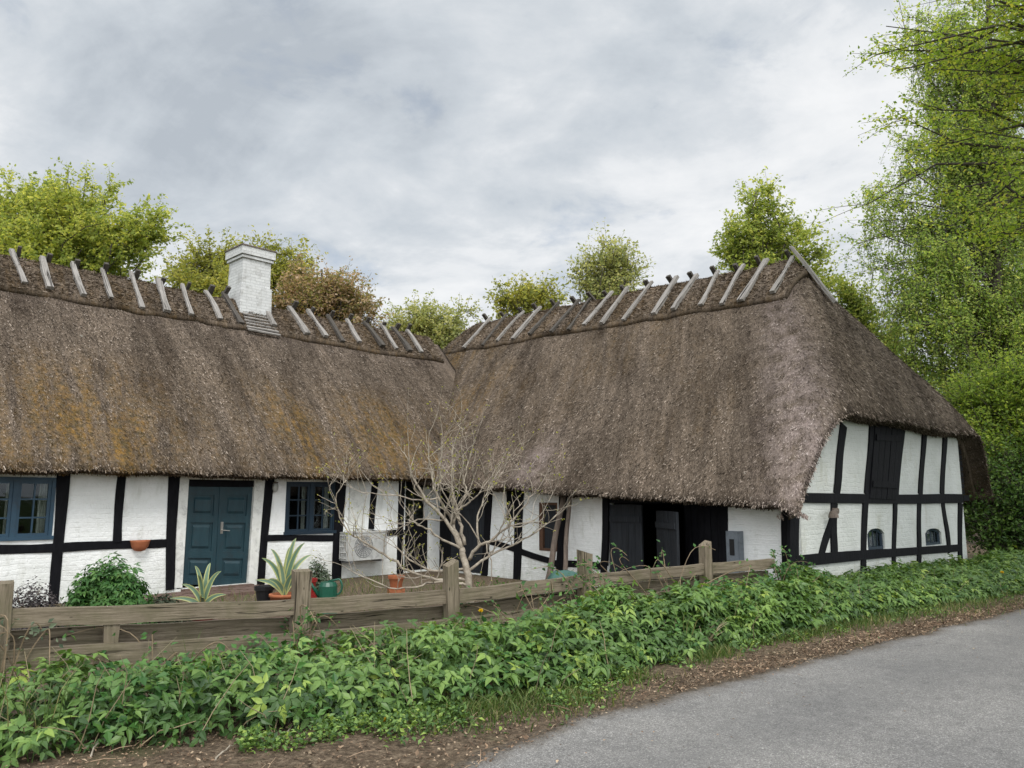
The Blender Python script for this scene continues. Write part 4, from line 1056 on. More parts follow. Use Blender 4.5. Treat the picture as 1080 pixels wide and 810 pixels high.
# ------------------------------------------------------------------ fence
F0 = np.array([-3.9, 5.85]); F1 = np.array([3.73, 11.0]); FD = unit(F1-F0); FN = np.array([FD[1], -FD[0]])
def fk(px):    # parameter along the fence for a pixel column
    r = (px-CX)/F/1.027; d = F1-F0
    return (r*F0[1]-F0[0])/(d[0]-r*d[1])
def fz(k): return np.interp(k, [-.3, 0, .25, .44, .63, .85, 1.05], [.83, .83, .74, .72, .775, .81, .81])
def fp(k, z, off=0): p = F0+(F1-F0)*k+FN*off; return np.array([p[0], p[1], z])
fence = thing('wooden_fence', (F0[0]*.5+F1[0]*.5, F0[1]*.5+F1[1]*.5, 0), 'weathered wooden fence of posts and horizontal boards along the roadside plants', 'fence')
def fbox(mb, gr, rows, flip=False):
    """rows: list of cross sections (4 points) ; grain coordinates along"""
    off = random.uniform(0, 90); n = len(rows)-1; vs = []; dist = 0
    for i, r in enumerate(rows):
        if i: dist += np.linalg.norm(np.array(rows[i][0])-np.array(rows[i-1][0]))
        for k, p in enumerate(r): vs.append(p); gr.append((off+dist, off+(k in (1, 2))*.12, off*.7+(k > 1)*.12))
    q = [(i*4+k, i*4+(k+1) % 4, (i+1)*4+(k+1) % 4, (i+1)*4+k) for i in range(n) for k in range(4)]
    q += [(3, 2, 1, 0), (n*4, n*4+1, n*4+2, n*4+3)]
    mb.add(vs, q)
def frail(k0, k1, zt, h, o0, o1, name='rail'):
    mb = MB(); gr = []; rows = []; n = 14; ph = random.uniform(0, 9)
    for i in range(n+1):
        k = lerp(k0, k1, i/n); t = fz(k)+zt+.004*math.sin(i*.9+ph); hh = h*(1+.025*math.sin(i*1.7+ph)); e = .003*math.sin(i*.7+ph*2)
        rows.append([fp(k, t-hh, o0+e), fp(k, t-hh, o1+e), fp(k, t, o1+e), fp(k, t, o0+e)])
    fbox(mb, gr, rows); return fix(wood_build(mb, gr, name, M['fencewood'], fence))
def fpost(px, top, w, lean=(0, 0), d=.11, slant=0.):
    k = fk(px); mb = MB(); gr = []; rows = []; n = 7; ph = random.uniform(0, 9)
    for i in range(n+1):
        t = i/n; z = lerp(-.15, top, t); c = fp(k, z); s = w/2*(1+.07*math.sin(i*2+ph)); c[:2] += FD*lean[0]*t+FN*lean[1]*t
        zs = slant if i == n else 0
        def P_(x, y): 
            p = c.copy(); p[:2] += FD*x+FN*y; p[2] += zs*(x/s)+(-.015 if i == n and y > 0 else 0); return p
        rows.append([P_(-s, -d/2), P_(s, -d/2), P_(s, d/2), P_(-s, d/2)])
    fbox(mb, gr, rows); fix(wood_build(mb, gr, 'post', M['fencewood'], fence))
kl = [fk(-70), fk(3), fk(318), fk(478), fk(617), fk(745), fk(818)]
fpost(3, 1.03, .15, (0, .0)); fpost(318, 1.0, .15); fpost(478, 1.0, .13, (-.05, .03), slant=.03); fpost(617, 1.04, .14, slant=-.02); fpost(745, 1.07, .13, slant=.03); fpost(-75, 1.0, .14)
fpost(121, .77, .11, d=.06)
for a, b in ((0, 1), (1, 2), (2, 3), (3, 4), (4, 5), (5, 6)):
    g = .004
    frail(kl[a]+.006, kl[b]-.006, 0, .135, -.02, .035+.01*(a % 2)); frail(kl[a]+.003, kl[b]-.003, -.285, .15, .02, .07); frail(kl[a], kl[b], -.17, .14, -.15, -.11)

rails = [o for o in fence.children if o.name.startswith('rail')]
nm = MB(); nm.lathe((0, 0, 0), [(.0, .016), (.008, .014), (.013, .0)], 8); nail0 = None
for i in range(34):
    if i < 24: k = lerp(kl[1]+.01, kl[2]-.01, (i+random.uniform(-.25, .25)+.5)/24); rl_ = rails[3]; off = .044; zz = fz(k)-.055+random.uniform(-.012, .012)
    else: k = lerp(kl[2]+.01, kl[3]-.01, (i-24+random.uniform(-.3, .3)+.5)/10); rl_ = rails[6]; off = .034; zz = fz(k)-.06+random.uniform(-.02, .02)
    p_ = fp(k, zz, off)
    if nail0 is None: nail0 = nm.build('nail', M['ridgedark2'], rl_); o_ = nail0
    else: o_ = nail0.copy(); C.objects.link(o_)
    o_.parent = rl_; o_.location = tuple(p_-np.array(fence.location)); o_.rotation_euler = (R(90), 0, math.atan2(FN[1], FN[0])+R(90))
# ------------------------------------------------------------------ ground elder belt
def elder_leaf():
    V = []; Q = []
    def leaflet(o, ang, L, tilt):
        ca, sa = math.cos(ang), math.sin(ang); b = len(V)
        for x, y, z in ((0, 0, 0), (.25, .30, .06), (.19, .62, .03), (0, 1.05, -.14), (-.19, .62, .03), (-.25, .30, .06), (0, .45, -.02)):
            xx, yy = x*L, y*L
            V.append((o[0]+xx*ca-yy*sa, o[1]+xx*sa+yy*ca, o[2]+z*L-tilt*y*L))
        Q.extend([(b, b+1, b+2, b+6), (b+6, b+2, b+3, b+4), (b, b+6, b+4, b+5)])
    for (ax, off, s) in ((0, .58, 1.0), (1.2, .50, .95), (-1.2, .50, .95)):
        o = (-math.sin(ax)*off, math.cos(ax)*off, -.03)
        o2 = (-math.sin(ax)*off*1.12, math.cos(ax)*off*1.12, -.03); leaflet(o2, ax, .50*s, .28); leaflet(o, ax+1.2, .40*s, .3); leaflet(o, ax-1.2, .40*s, .3)
    return np.array(V), [np.array(Q)]
ELV, ELF = elder_leaf()
hk = np.array([(-80, .44), (0, .42), (120, .44), (318, .47), (480, .50), (620, .54), (745, .58), (820, .60), (880, .50), (940, .44), (1010, .40), (1080, .38), (1200, .5)])
low = np.array([(-80, 832), (0, 816), (90, 800), (200, 793), (300, 786), (433, 764), (522, 748), (596, 736), (680, 712), (760, 690), (860, 668), (960, 648), (1080, 628), (1180, 612)])
def belt(px, w):
    """ground point for pixel column px, w=0 at the roadside edge, 1 at the fence / house"""
    k = fk(np.minimum(px, 822)); fpnt = F0[None]+(F1-F0)[None]*np.asarray(k)[:, None]+FN*.02
    lo = np.array([ground(x, np.interp(x, low[:, 0], low[:, 1]))[:2] for x in px])
    # right of the fence the belt runs along the gable
    g = []
    for x in px:
        s = PG.px(x, 570)[0] if x > 835 else 0; g.append(PG.pt(min(s, 30), 0, .12)[:2])
    g = np.array(g); t = np.clip((px-815)/40, 0, 1)[:, None]
    up = fpnt*(1-t)+g*t
    return lo+(up-lo)*w[:, None]
def elder(n_, pxlo, pxhi):
    # sample columns with density proportional to true length
    xs = np.linspace(pxlo, pxhi, 60); pl_ = belt(xs, np.full(60, .5)); seg = np.linalg.norm(np.diff(pl_, axis=0), axis=1)*np.linalg.norm(belt(xs, np.ones(60))-belt(xs, np.zeros(60)), axis=1)[1:]
    cdf = np.concatenate([[0], np.cumsum(seg)]); px = np.interp(rng.uniform(0, cdf[-1], n_), cdf, xs)
    w = rng.uniform(0, 1, n_); p = belt(px, w)
    H = np.interp(px, hk[:, 0], hk[:, 1])
    prof = np.clip(w/.36, 0.05, 1)**.6
    lump = .62+1.05*(fbm(p[:, 0]*2.0, p[:, 1]*2.0, 71, 3)-.18)
    h = H*prof*np.clip(lump, .5, 1.25)
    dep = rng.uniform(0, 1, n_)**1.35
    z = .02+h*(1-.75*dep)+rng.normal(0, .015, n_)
    pos = np.column_stack([p, np.maximum(z, .03)])
    # ragged roadside edge
    keep = w > .15*fbm(p[:, 0]*2.3, p[:, 1]*2.3, 75, 3)
    pos = pos[keep]; w = w[keep]; dep = dep[keep]
    out = np.array([.6, -.75, 0])
    nrm = unit(np.array([0, 0, 1.])+out*(np.clip(.75-w, 0, 1)*1.0)[:, None]+rng.normal(0, .33, (len(pos), 3)))
    sz = rng.uniform(.11, .225, len(pos))*(.85+.5*fbm(pos[:, 0]*1.1, pos[:, 1]*1.1, 77, 2))
    X, Y, Z = frames(nrm)
    pos = pos-Y*sz[:, None]*.5
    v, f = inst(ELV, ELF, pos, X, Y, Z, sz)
    r = np.clip(rng.normal(.58, .22, len(pos))-.45*dep, 0, 1)  # deep leaves darkened for shade between plants; young top leaves paler
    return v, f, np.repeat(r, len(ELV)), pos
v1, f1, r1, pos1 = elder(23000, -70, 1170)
# stems
ms = MB()
for p in pos1[::5]:
    b = np.array([p[0]+random.uniform(-.06, .06), p[1]+random.uniform(-.06, .06), 0]); ms.tube([b, (b+p)/2+[0, 0, .03], p], [.004, .0035, .0025], 3, False)
sv = np.array(ms.v)
v, f, r = merge([(v1, f1, r1), (sv, [np.array(ms.q)], np.full(len(sv), .35))])
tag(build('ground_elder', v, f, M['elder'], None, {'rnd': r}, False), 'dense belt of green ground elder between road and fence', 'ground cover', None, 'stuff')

# grass along the verge
def blades(n_, fpos, hgt, mat, name, label, sprd=.5):
    p = fpos(n_); n_ = len(p)
    d = rng.normal(0, sprd, (n_, 2)); h = rng.uniform(hgt[0], hgt[1], n_); w = rng.uniform(.0025, .006, n_)
    th = rng.uniform(0, 6.28, n_); S_ = np.column_stack([np.cos(th), np.sin(th), th*0])
    b = p; m_ = p+np.column_stack([d*h[:, None]*.35, h*.6]); t = p+np.column_stack([d*h[:, None], h*.95])
    V = np.stack([b-S_*w[:, None], b+S_*w[:, None], m_+S_*w[:, None]*.8, m_-S_*w[:, None]*.8, t], 1).reshape(-1, 3)
    base = np.arange(n_)[:, None]*5
    q = base+np.array([[0, 1, 2, 3]]); t3 = base+np.array([[3, 2, 4]])
    r = np.repeat(rng.uniform(0, 1, n_), 5)
    return tag(build(name, V, [q, t3], M[mat], None, {'rnd': r}), label, 'grass', None, 'stuff')
def verge_pos(n_):
    px = rng.uniform(380, 1160, n_)**1.0; w = rng.normal(-.01, .14, n_); p = belt(px, w)
    dens = fbm(p[:, 0]*1.4, p[:, 1]*1.4, 81, 3)+.25*np.clip((px-560)/300, 0, 1)
    k = dens > .50; return np.column_stack([p[k], np.full(k.sum(), .015)])
blades(13000, verge_pos, (.03, .13), 'grass', 'verge_grass', 'short ragged grass along the edge of the road', .6)
def yard_pos(n_):
    a = rng.uniform(-2, 11, n_); b = rng.uniform(9.5, 13.3, n_); p = WA(a, b, a*0)
    k = (p[:, 1] > F0[1]+(p[:, 0]-F0[0])*FD[1]/FD[0]+.3) & (fbm(p[:, 0], p[:, 1], 91, 3) > .45); p = p[k]; return p
blades(3800, yard_pos, (.05, .2), 'grass', 'courtyard_grass', 'low grass in the courtyard behind the fence', .6)
def belt_pos(n_):
    px = rng.uniform(-60, 1150, n_); w = rng.uniform(.15, .95, n_); p = belt(px, w); k = fbm(p[:, 0]*1.2, p[:, 1]*1.2, 87, 3) > .48
    return np.column_stack([p[k], np.full(k.sum(), .02)])
blades(5200, belt_pos, (.25, .62), 'grass', 'tall_grass', 'tall thin grass blades standing among the ground elder', .35)
px = rng.uniform(-60, 1150, 5200); w = rng.uniform(.05, .95, 5200); p = belt(px, w); k = fbm(p[:, 0]*1.5+7, p[:, 1]*1.5, 89, 3) > .50; p = p[k]; w = w[k]
hh = np.interp(px[k], hk[:, 0], hk[:, 1])*np.clip(w/.36, .1, 1)**.6*rng.uniform(.5, 1.12, len(p))
v, f, r = leaf_cloud(np.column_stack([p, hh]), unit(rng.normal(0, .5, (len(p), 3))+[.2, -.3, .8]), rng.uniform(.04, .10, len(p)))
tag(build('mixed_weeds', v, f, M['bush'], None, {'rnd': r}), 'darker broad-leaved weeds mixed into the ground elder', 'weeds', None, 'stuff')
tw = MB()
for i in range(150):
    q_ = belt(np.array([rng.uniform(-60, 1100)]), np.array([rng.uniform(.02, .9)]))[0]; a_ = np.array([q_[0], q_[1], .02]); e_ = a_+np.array([rng.normal(0, .22), rng.normal(0, .22), rng.uniform(.15, .6)])
    tw.tube(curve_pts(a_, e_, 4, (0, 0, .05), .015), [.0045, .004, .003, .002], 4, False)
tag(tw.build('dead_stems', M['straw'], None, True), 'dead straw-coloured stems poking out of the green plant belt', 'dead stems', None, 'stuff')
# low weeds at the roadside edge
LW = QUADLEAF
px = rng.uniform(250, 1150, 20000); w = rng.normal(-.01, .13, 20000); p = belt(px, w); k = fbm(p[:, 0]*2, p[:, 1]*2, 85, 3) > .47; p = p[k]
pos = np.column_stack([p, rng.uniform(.015, .12, len(p))]); v, f, r = leaf_cloud(pos, unit(rng.normal(0, .5, (len(p), 3))+[0, 0, 1]), rng.uniform(.018, .055, len(p)))
tag(build('verge_weeds', v, f, M['elder'], None, {'rnd': r}), 'low small-leaved weeds along the roadside edge', 'weeds', None, 'stuff')
# dry leaf litter on the verge
n_ = 36000; t = np.where(rng.uniform(0, 1, n_) < .62, rng.uniform(4, 15.5, n_), rng.uniform(15.5, 27, n_)); o = np.where(t < 15.5, rng.uniform(-2.7, .12, n_), rng.normal(-.12, .17, n_))
pe = ep(t); tg = unit(ep(t+.2)-pe); nr_ = np.column_stack([tg[:, 1], -tg[:, 0], tg[:, 2]*0]); p = pe+nr_*o[:, None]
k = (o < .12+.25*(fbm(p[:, 0]*2, p[:, 1]*2, 95, 3)-.4)) ; p = p[k]
p[:, 2] = .03+rng.uniform(0, .015, len(p))
v, f, r = leaf_cloud(p, unit(rng.normal(0, .35, (len(p), 3))+[0, 0, 1]), rng.uniform(.008, .032, len(p))*np.where(rng.uniform(0, 1, len(p)) < .12, 1.6, 1))
pr = rng.uniform(7, 24, 260); orr = rng.exponential(.55, 260)+.1; pe2 = ep(pr); tg2 = unit(ep(pr+.2)-pe2); pp2 = pe2+np.column_stack([tg2[:, 1], -tg2[:, 0], tg2[:, 2]*0])*orr[:, None]; pp2[:, 2] = .055
v2_, f2_, r2_ = leaf_cloud(pp2, unit(rng.normal(0, .15, (260, 3))+[0, 0, 1]), rng.uniform(.012, .035, 260))
v, f, r = merge([(v, f, r), (v2_, f2_, r2_)])
tw = MB()
for q_ in p[rng.integers(0, len(p), 420)]:
    th = rng.uniform(0, 3.14); l_ = rng.uniform(.04, .22); e_ = q_+[math.cos(th)*l_, math.sin(th)*l_, rng.uniform(0, .04)]
    tw.tube([q_, lerp(q_, e_, .5)+[0, 0, .01], e_], [.003, .0028, .0015], 3, False)
tv_ = np.array(tw.v)
v, f, r = merge([(v, f, r), (tv_, [np.array(tw.q)], np.full(len(tv_), .8))])
tag(build('leaf_litter', v, f, M['litter'], None, {'rnd': r}), 'brown dry leaves and twigs scattered along the road edge', 'leaf litter', None, 'stuff')
# dry sticks on the verge
for (p0, p1, h) in (((48, 798), (75, 770), .05), ((95, 803), (118, 772), .06), ((226, 808), (246, 792), .03), ((120, 778), (160, 775), .09), ((108, 742), (150, 790), .16), ((300, 780), (345, 745), .10)):
    a = ground(*p0); b = ground(*p1); b[2] = h; a[2] = .02
    mb = MB(); mb.tube(curve_pts(a, b, 6, (0, 0, .02), .008), np.linspace(.006, .003, 6), 5)
    tag(mb.build('dry_stick', M['palebark']), 'thin dry stick lying on the leaf litter at the road edge', 'stick', 'dry sticks on the verge')
# dead grass tuft
c = ground(742, 690); mb = MB()
for i in range(16):
    e = c+np.array([rng.normal(.0, .12)+.18, rng.normal(0, .1)+.1, rng.uniform(.15, .34)]); mb.tube(curve_pts(c+rng.normal(0, .03, 3)*[1, 1, 0], e, 4, (0, 0, .05), .01), [.004, .004, .003, .002], 3)
tag(mb.build('dry_grass_tuft', M['straw']), 'pale tuft of dead grass leaning out at the edge of the verge', 'grass tuft')
# dandelions
for (x, y, z, lab) in ((507, 645, .50, 'yellow dandelion among the leaves below the leaning fence post'), (407, 760, .06, 'yellow dandelion low at the edge of the leaf litter'), (1057, 604, .45, 'yellow dandelion at the far right of the plant belt')):
    c = ground(x, y, z); d = thing('dandelion', (c[0], c[1], 0), lab, 'flower', 'dandelions on the verge')
    mb = MB(); mb.tube([(c[0], c[1], 0), (c[0]+.01, c[1], c[2]*.5), c], .003, 4); mb.build('stalk', M['grass'], d)
    m = 60; th = rng.uniform(0, 6.28, m); el = rng.uniform(.1, 1.3, m); D = np.column_stack([np.cos(th)*np.cos(el), np.sin(th)*np.cos(el), np.sin(el)])
    X, Y, Z = frames(np.cross(D, [0, 0, 1.])); Y = D; X = unit(np.cross(Y, Z))
    v, f = inst(QUADLEAF[0], QUADLEAF[1], np.repeat(c[None], m, 0), X, Y, np.cross(X, Y), rng.uniform(.024, .034, m)); build('bloom', v, f, M['flower'], d, {'rnd': np.repeat(rng.uniform(0, 1, m), 4)})

# ------------------------------------------------------------------ courtyard plants
def bush(name, label, c, rx, ry, h, n_, leaf, mat, cat='bush', group=None, up=.3, stems=12, tv=QUADLEAF):
    c = np.array(c); b = thing(name, (c[0], c[1], 0), label, cat, group)
    d = unit(rng.normal(size=(n_, 3))); d[:, 2] = np.abs(d[:, 2]); r = rng.uniform(.3, 1, n_)**.5
    lum = .82+.5*(fbm(np.arctan2(d[:, 1], d[:, 0])*1.6+c[0], d[:, 2]*3, 101, 3)-.4)
    pos = np.column_stack([c[0]+d[:, 0]*rx*r*lum, c[1]+d[:, 1]*ry*r*lum, .04+d[:, 2]*h*r*lum])
    v, f, rr = leaf_cloud(pos, unit(d+rng.normal(0, .4, (n_, 3))+[0, 0, up]), rng.uniform(leaf*.7, leaf*1.3, n_), tv[0], tv[1], np.clip(rng.normal(.5, .25, n_), 0, 1))
    build('foliage', v, f, M[mat], b, {'rnd': rr})
    mb = MB()
    for i in range(stems):
        e = pos[rng.integers(n_)]; mb.tube(curve_pts(np.array([c[0]+rng.normal(0, .05), c[1]+rng.normal(0, .05), 0]), e, 5, (0, 0, .05), .01), np.linspace(.009, .004, 5), 4)
    mb.build('stems', M['stem'], b); return b
def yard(px, py, Y): p = at(px, py, Y); p[2] = 0; return p
c = yard(116, 610, 9.6); bush('garden_bush', 'rounded bright green bush in front of the white cottage wall', c, .62, .5, 1.0, 1300, .13, 'bush', tv=(ELV, ELF))
c = yard(36, 625, 8.8); bush('dry_shrub', 'dark purplish dried shrub beside the leftmost fence post', c, .45, .35, .80, 4200, .035, 'dryplant', stems=40)
c = yard(174, 620, 10.2); bush('dark_bush', 'low dark bush between the bright green bush and the left agave', c, .42, .35, .42, 2200, .05, 'darkbush')
c = yard(335, 600, 12.8); bush('lavender_bush', 'small grey-green bush under the window right of the front door', c, .30, .28, .72, 2400, .05, 'lav', up=.9)
c = yard(524, 603, 11.0); bush('small_weed', 'small green weed at the foot of the bare shrub', c, .16, .14, .62, 220, .06, 'bush', stems=6)
c = yard(72, 630, 9.0); bush('low_plant', 'tiny green plant at the foot of the black post by the window', c, .16, .14, .34, 300, .05, 'bush', stems=5)
def agave(label, px, py, Y, pot_mat, pot_h, lens, s=1.0):
    c = yard(px, py, Y); top = at(px, py, Y)[2]
    ag = thing('potted_agave', c, label, 'potted plant', 'potted agaves by the front door')
    lens = [(a_*1.0, b_*1.08, c_) for a_, b_, c_ in lens]
    mb = MB(); r = .17*s; mb.lathe(c, [(.02, top-pot_h), (r*.75, top-pot_h), (r, top-.04), (r*1.08, top-.04), (r*1.08, top), (r*.95, top), (r*.9, top-.03), (.0, top-.03)], 18)
    # pot stands on a low plinth of bricks
    p = mb.build('pot', M[pot_mat], ag, True)
    mb = MB(); mb.box(-.2*s, .2*s, -.2*s, .2*s, 0, max(.03, top-pot_h), .5, c); mb.build('plinth', M['brick'], ag)
    for i, (dx, hh, back) in enumerate(lens):     # dx sideways reach, hh height, back depth
        n = 9; vs = []; e = []; w0 = .036*s; side = np.array([-.35*back, 0, 0])
        end = np.array([dx, back, hh]); rn = rng.uniform(0, 1)
        ctrl = np.array([dx*.25, back*.25, hh*.75+.06])
        for k in range(n+1):
            t = k/n; pp = 2*t*(1-t)*ctrl+t*t*end+np.array([c[0], c[1], top-.03])
            tg = unit(2*(1-2*t)*ctrl+2*t*end); sd_ = unit(np.cross(tg, [0.3*(dx > 0)-.15, -1, .25])); nn = np.cross(sd_, tg)
            w = w0*(math.sin(min(1, t*1.25+.28)*math.pi*.62))*(1-t**3)**.8+.002
            vs += [pp-sd_*w+nn*.3*w, pp, pp+sd_*w+nn*.3*w]; e += [1, .0, 1]
        q = [(k*3+j, k*3+j+1, k*3+j+4, k*3+j+3) for k in range(n) for j in (0, 1)]
        build('leaf', vs, [q], M['agave'], ag, {'edge': e, 'rnd': np.full(len(vs), rn)}, True)
agave('low spreading variegated agave in front of the blue door', 214, 640, 10.6, 'redplastic', .2, [(-.40, .14, -.1), (-.30, .30, .0), (-.16, .52, .05), (-.04, .42, -.12), (.05, .18, -.2), (.12, .38, .08), (.22, .46, .0), (.32, .18, -.05), (-.22, .02, -.12), (.02, .55, .12)])
agave('tall variegated agave in the terracotta pot right of the front door', 300, 626, 11.2, 'terracotta', .26, [(-.36, .48, .05), (-.22, .60, .0), (-.08, .45, -.1), (.02, .62, .1), (.12, .74, .05), (.26, .68, .0), (.42, .32, -.1), (.20, .30, -.15), (-.20, .22, -.15), (.34, .52, .1), (-.42, .20, 0)], 1.15)
# pots
def tpot(label, px, py, Y, r, h, mat, group='small pots in the courtyard'):
    c = yard(px, py, Y); top = at(px, py, Y)[2]; mb = MB()
    mb.lathe(c, [(.0, top-h), (r*.72, top-h), (r*.95, top-h*.25), (r*1.08, top-h*.25), (r*1.1, top), (r*.98, top), (r*.9, top-h*.2), (0, top-h*.2)], 16)
    if top-h > .02: mb.box(-r, r, -r, r, 0, top-h-.002, .3, c)
    tag(mb.build('flower_pot', M[mat], None), label, 'flower pot', group)
tpot('empty terracotta pot behind the low branches of the bare shrub', 418, 607, 13.4, .13, .2, 'terracotta')
tpot('small red pot just right of the tall agave', 327, 610, 11.6, .10, .2, 'redplastic')
tpot('dark pot standing left of the tall agave', 279, 618, 11.4, .13, .22, 'blacksheet')
# watering can
c = yard(346, 618, 11.3); zt = at(346, 614, 11.3)[2]
wc = thing('watering_can', c, 'green plastic watering can beside the fence post', 'watering can')
mb = MB(); mb.lathe(c, [(.0, zt-.24), (.13, zt-.24), (.135, zt-.05), (.11, zt), (.06, zt+.01), (.0, zt+.01)], 16); mb.box(-.14, .14, -.14, .14, 0, zt-.243, .2, c); mb.build('can_body', M['greenplastic'], wc, False)
mb = MB(); mb.tube([c+[-.10, -.05, zt-.2], c+[-.2, -.08, zt-.05], c+[-.30, -.1, zt+.10]], [.03, .022, .016], 8); mb.build('spout', M['greenplastic'], wc, True)
mb = MB(); mb.tube([c+[.11, 0, zt-.16]]+[c+[.11+.09*math.sin(t), 0, zt-.06+.12*math.cos(math.pi-t)*1.0] for t in np.linspace(.4, 2.6, 8)]+[c+[0, 0, zt+.01]], .014, 8); mb.build('handle', M['greenplastic'], wc, True)

# bare shrub -----------------------------------------------------------------
def bare_shrub():
    base = at(497, 625, 12.0); base[2] = 0
    sh = thing('bare_shrub', base, 'bare pale-barked shrub with sprawling branches in front of the dark barn door', 'shrub')
    mb = MB(); tips = []
    limbs = [([(497, 640), (494, 612), (491, 592), (487, 578)], .105, .075, 0),
             ([(487, 580), (470, 548), (445, 522), (433, 500), (431, 478)], .055, .014, -.2), ([(488, 580), (478, 550), (462, 525), (455, 503), (452, 476)], .055, .014, .2),
             ([(490, 575), (486, 550), (480, 532), (475, 505), (478, 472)], .05, .012, .1), ([(480, 540), (495, 530), (505, 520), (520, 513)], .03, .010, -.3),
             ([(495, 590), (505, 575), (520, 570), (535, 555), (550, 540), (562, 522)], .05, .012, -.3), ([(487, 580), (460, 565), (446, 554), (430, 548)], .035, .010, -.4),
             ([(492, 612), (460, 612), (430, 602), (405, 585), (385, 572), (370, 564), (358, 546), (353, 525), (366, 506)], .04, .008, -.5), ([(490, 600), (455, 603), (430, 590), (418, 578)], .035, .012, -.3),
             ([(495, 618), (462, 612), (440, 619), (412, 622), (372, 603)], .035, .010, -.7), ([(493, 603), (512, 588), (540, 575), (565, 562), (590, 540)], .04, .009, .2),
             ([(478, 552), (492, 520), (490, 500), (497, 476)], .03, .009, .4), ([(462, 525), (440, 528), (415, 522), (385, 520), (366, 512)], .022, .006, -.2),
             ([(505, 575), (503, 545), (512, 520), (525, 498)], .03, .009, .3), ([(470, 548), (440, 548), (425, 555), (410, 560)], .022, .007, -.3),
             ([(535, 555), (548, 556), (570, 545), (583, 520)], .02, .006, 0), ([(486, 550), (472, 530), (462, 505), (466, 470)], .025, .007, -.3)]
    def grow(p, d, ln, r, lvl):
        n = 4; pts = [p]
        for i in range(n):
            d = unit(d+rng.normal(0, .22, 3)+np.array([0, 0, .10])); pts.append(pts[-1]+d*ln/n)
        mb.tube(pts, np.linspace(r, r*.5, n+1), 4, False); tips.append(pts[-1])
        if lvl > 0:
            for _ in range(rng.integers(2, 4)):
                j = rng.integers(1, n+1); grow(np.array(pts[j]), unit(d+rng.normal(0, .6, 3)), ln*rng.uniform(.5, .8), r*.6, lvl-1)
    for pts, r0, r1, dep in limbs:
        n = len(pts); P3 = [at(x, y, 12+dep*(i/(n-1))) for i, (x, y) in enumerate(pts)]
        tt = np.linspace(0, n-1, (n-1)*4+1); A = np.array(P3); Q = np.column_stack([np.interp(tt, np.arange(n), A[:, k]) for k in range(3)])
        for _ in range(2): Q[1:-1] = (Q[:-2]+2*Q[1:-1]+Q[2:])/4
        Q[1:-1] += rng.normal(0, .012, Q[1:-1].shape)
        rr = np.linspace(r0*1.0, r1, len(Q))*.60; mb.tube(Q, rr, 7, True)
        if r0 > .09: continue
        for j in range(3, len(Q), 1):
            if rng.uniform() < .62:
                d = unit(Q[j]-Q[j-1]); grow(Q[j], unit(d*.5+rng.normal(0, .55, 3)+np.array([0, 0, .55])), rng.uniform(.3, .75), rr[j]*.4+.002, 1 if rng.uniform() < .8 else 0)
        grow(Q[-1], unit(Q[-1]-Q[-3]), .6, rr[-1]*.8, 1)
    mb.build('branches', M['palebark'], sh, True)
    tp = np.array(tips); m = len(tp); v, f, r = leaf_cloud(np.repeat(tp, 2, 0)+rng.normal(0, .015, (2*m, 3)), unit(rng.normal(0, .6, (2*m, 3))+[0, 0, .6]), rng.uniform(.02, .05, 2*m))
    build('leaf_buds', v, f, M['olive'], sh, {'rnd': r})  # leaf buds at the twig tips
bare_shrub()
# brambles over the fence
def bramble(label, c, n_, ln, leafn, mat='bush', spread_=.5):
    c = np.array(c, float); b = thing('bramble', c, label, 'bramble', 'brambles on the fence'); mb = MB(); L = []
    for i in range(n_):
        a = rng.uniform(0, 6.28); e = c+np.array([FD[0]*rng.normal(0, spread_)+.1*math.cos(a), FD[1]*rng.normal(0, spread_)+.1*math.sin(a), rng.uniform(.55, 1.0)*ln])
        e2 = e+np.array([FD[0]*rng.normal(0, .25), FD[1]*rng.normal(0, .25)-.1, -rng.uniform(-.05, .3)])
        s = c+np.array([FD[0]*rng.normal(0, spread_*.5), FD[1]*rng.normal(0, spread_*.5), 0])
        p = np.array([s, lerp(s, e, .5)+[0, 0, .12], e, lerp(e, e2, .5)+[0, 0, .06], e2]); tt = np.linspace(0, 4, 13); Q = np.column_stack([np.interp(tt, np.arange(5), p[:, k]) for k in range(3)])
        for _ in range(2): Q[1:-1] = (Q[:-2]+2*Q[1:-1]+Q[2:])/4
        mb.tube(Q, np.linspace(.007, .003, 13), 4, False); L += list(Q[4:])
    mb.build('canes', M['stem'], b)
    L = np.array(L); k = rng.integers(0, len(L), leafn); pos = L[k]+rng.normal(0, .03, (leafn, 3))
    v, f, r = leaf_cloud(pos, unit(rng.normal(0, .5, (leafn, 3))+[0, -.4, .7]), rng.uniform(.03, .07, leafn)); build('foliage', v, f, M[mat], b, {'rnd': r})
def fpt(px, off=.18): k = fk(px); return fp(k, 0, off)
bramble('tangled bramble canes arching over the fence before the open barn door', fpt(690, .1), 16, 1.05, 120, 'bush', .45)
bramble('leafy bramble covering the fence post by the tarpaulin', fpt(612, .2), 12, .85, 260, 'bush', .3)
bramble('leafy briar at the right end of the fence', fpt(815, .12), 14, .95, 420, 'bush', .22)
bramble('thin briar clinging to the wide fence post left of the shrub', fpt(318, .12), 10, .8, 90, 'bush', .16)
bramble('few thin canes on the leftmost fence post', fpt(12, .12), 7, .85, 40, 'lav', .12)
bramble('thin briar winding over the rails right of the bare shrub', fpt(545, .14), 13, .85, 120, 'bush', .5)
bramble('small briar growing through the rails below the door', fpt(165, .10), 8, .6, 50, 'bush', .35)

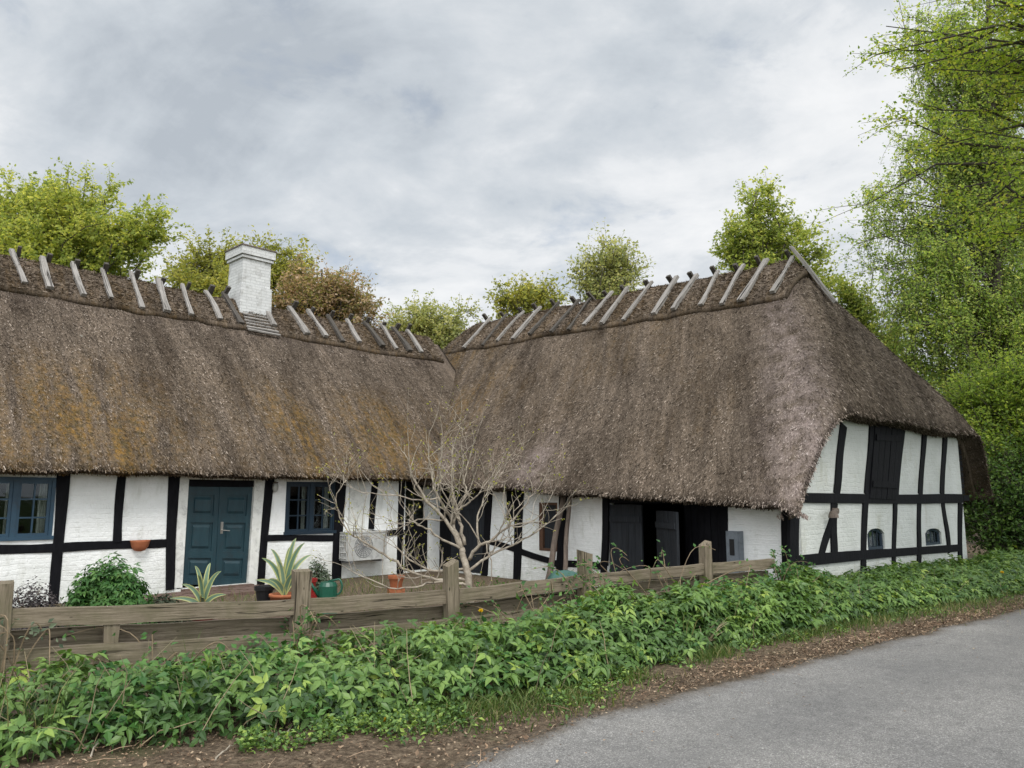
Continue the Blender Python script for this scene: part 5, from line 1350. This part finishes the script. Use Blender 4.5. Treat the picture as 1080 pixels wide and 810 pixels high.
# ------------------------------------------------------------------ light, sky, camera
SUN_EL, SUN_AZ = 52.0, (.30, -.95)          # direction towards the sun on the ground plane
az = math.atan2(SUN_AZ[0], SUN_AZ[1])
w = bpy.data.worlds.new('World'); scene.world = w; w.use_nodes = True
nt = w.node_tree; nt.nodes.clear()
class WN(NT):
    def __init__(s, nt): s.n = nt.nodes; s.l = nt.links
wn = WN(nt); out = nt.nodes.new('ShaderNodeOutputWorld')
sky = nt.nodes.new('ShaderNodeTexSky'); sky.sky_type = 'NISHITA'; sky.sun_disc = False; sky.sun_elevation = R(SUN_EL); sky.sun_rotation = az
bg1 = wn.node('Background', Color=sky.outputs[0], Strength=.12)
d = wn.coord('Generated'); sep = wn.node('SeparateXYZ', Vector=d)
zc = wn.math('ADD', wn.math('MAXIMUM', sep.outputs[2], 0.0), .22)
pv = wn.node('CombineXYZ', X=wn.math('DIVIDE', sep.outputs[0], zc), Y=wn.math('DIVIDE', sep.outputs[1], zc), Z=0.0).outputs[0]
n1 = wn.noise(wn.map(pv, (1.0, 1.25, 1), (0, 0, .5), (3.1, 1.7, 0)), 1.25, 9, .58, .5)
n2 = wn.noise(wn.map(pv, (1, 1, 1), (0, 0, .2), (9.1, 4.7, 0)), 3.2, 8, .6, .3)
cl = wn.math('ADD', wn.math('MULTIPLY', n1, .66), wn.math('MULTIPLY', n2, .34))
ccol = wn.ramp(cl, [(.37, (.42, .46, .505)), (.45, (.53, .57, .61)), (.505, (.62, .65, .68)), (.54, (.71, .73, .75)), (.60, (.79, .80, .81)), (.70, (.86, .865, .87))])
# the cloud deck is brighter towards the hidden sun, behind the camera
sd3 = np.array([SUN_AZ[0]*math.cos(R(SUN_EL)), SUN_AZ[1]*math.cos(R(SUN_EL)), math.sin(R(SUN_EL))]); sd3 /= np.linalg.norm(sd3)
dot = wn.node('VectorMath', _operation='DOT_PRODUCT', i0=d, i1=tuple(sd3)).outputs['Value']
gain = wn.node('MapRange', Value=dot, From_Min=.1, From_Max=.95, To_Min=1.0, To_Max=3.1).outputs[0]
bg2 = wn.node('Background', Color=ccol, Strength=gain)
cov = wn.ramp(n2, [(.30, (.72, .72, .72)), (.42, (.97, .97, .97))])
mx = wn.node('MixShader', Fac=cov, i1=bg1.outputs[0], i2=bg2.outputs[0])
nt.links.new(mx.outputs[0], out.inputs[0])

sl = bpy.data.lights.new('sun', 'SUN'); sl.energy = 1.5; sl.angle = R(18); sl.color = (1, .96, .9)
so = bpy.data.objects.new('sun', sl); C.objects.link(so)
from mathutils import Vector
so.rotation_euler = Vector(-sd3).to_track_quat('-Z', 'Y').to_euler(); so.location = (0, 0, 30)

cam = bpy.data.cameras.new('camera'); cam.sensor_fit = 'HORIZONTAL'; cam.sensor_width = 36; cam.lens = F/1080*36; cam.clip_end = 4000; cam.clip_start = .05
co = bpy.data.objects.new('camera', cam); C.objects.link(co); co.location = tuple(EYE); co.rotation_euler = (R(90)+PITCH, 0, 0)
scene.camera = co
scene.view_settings.view_transform = 'Standard'; scene.view_settings.look = 'None'; scene.view_settings.exposure = 0.22; scene.view_settings.gamma = 1
scene.cycles.max_bounces = 6; scene.cycles.transparent_max_bounces = 6; scene.cycles.use_denoising = True
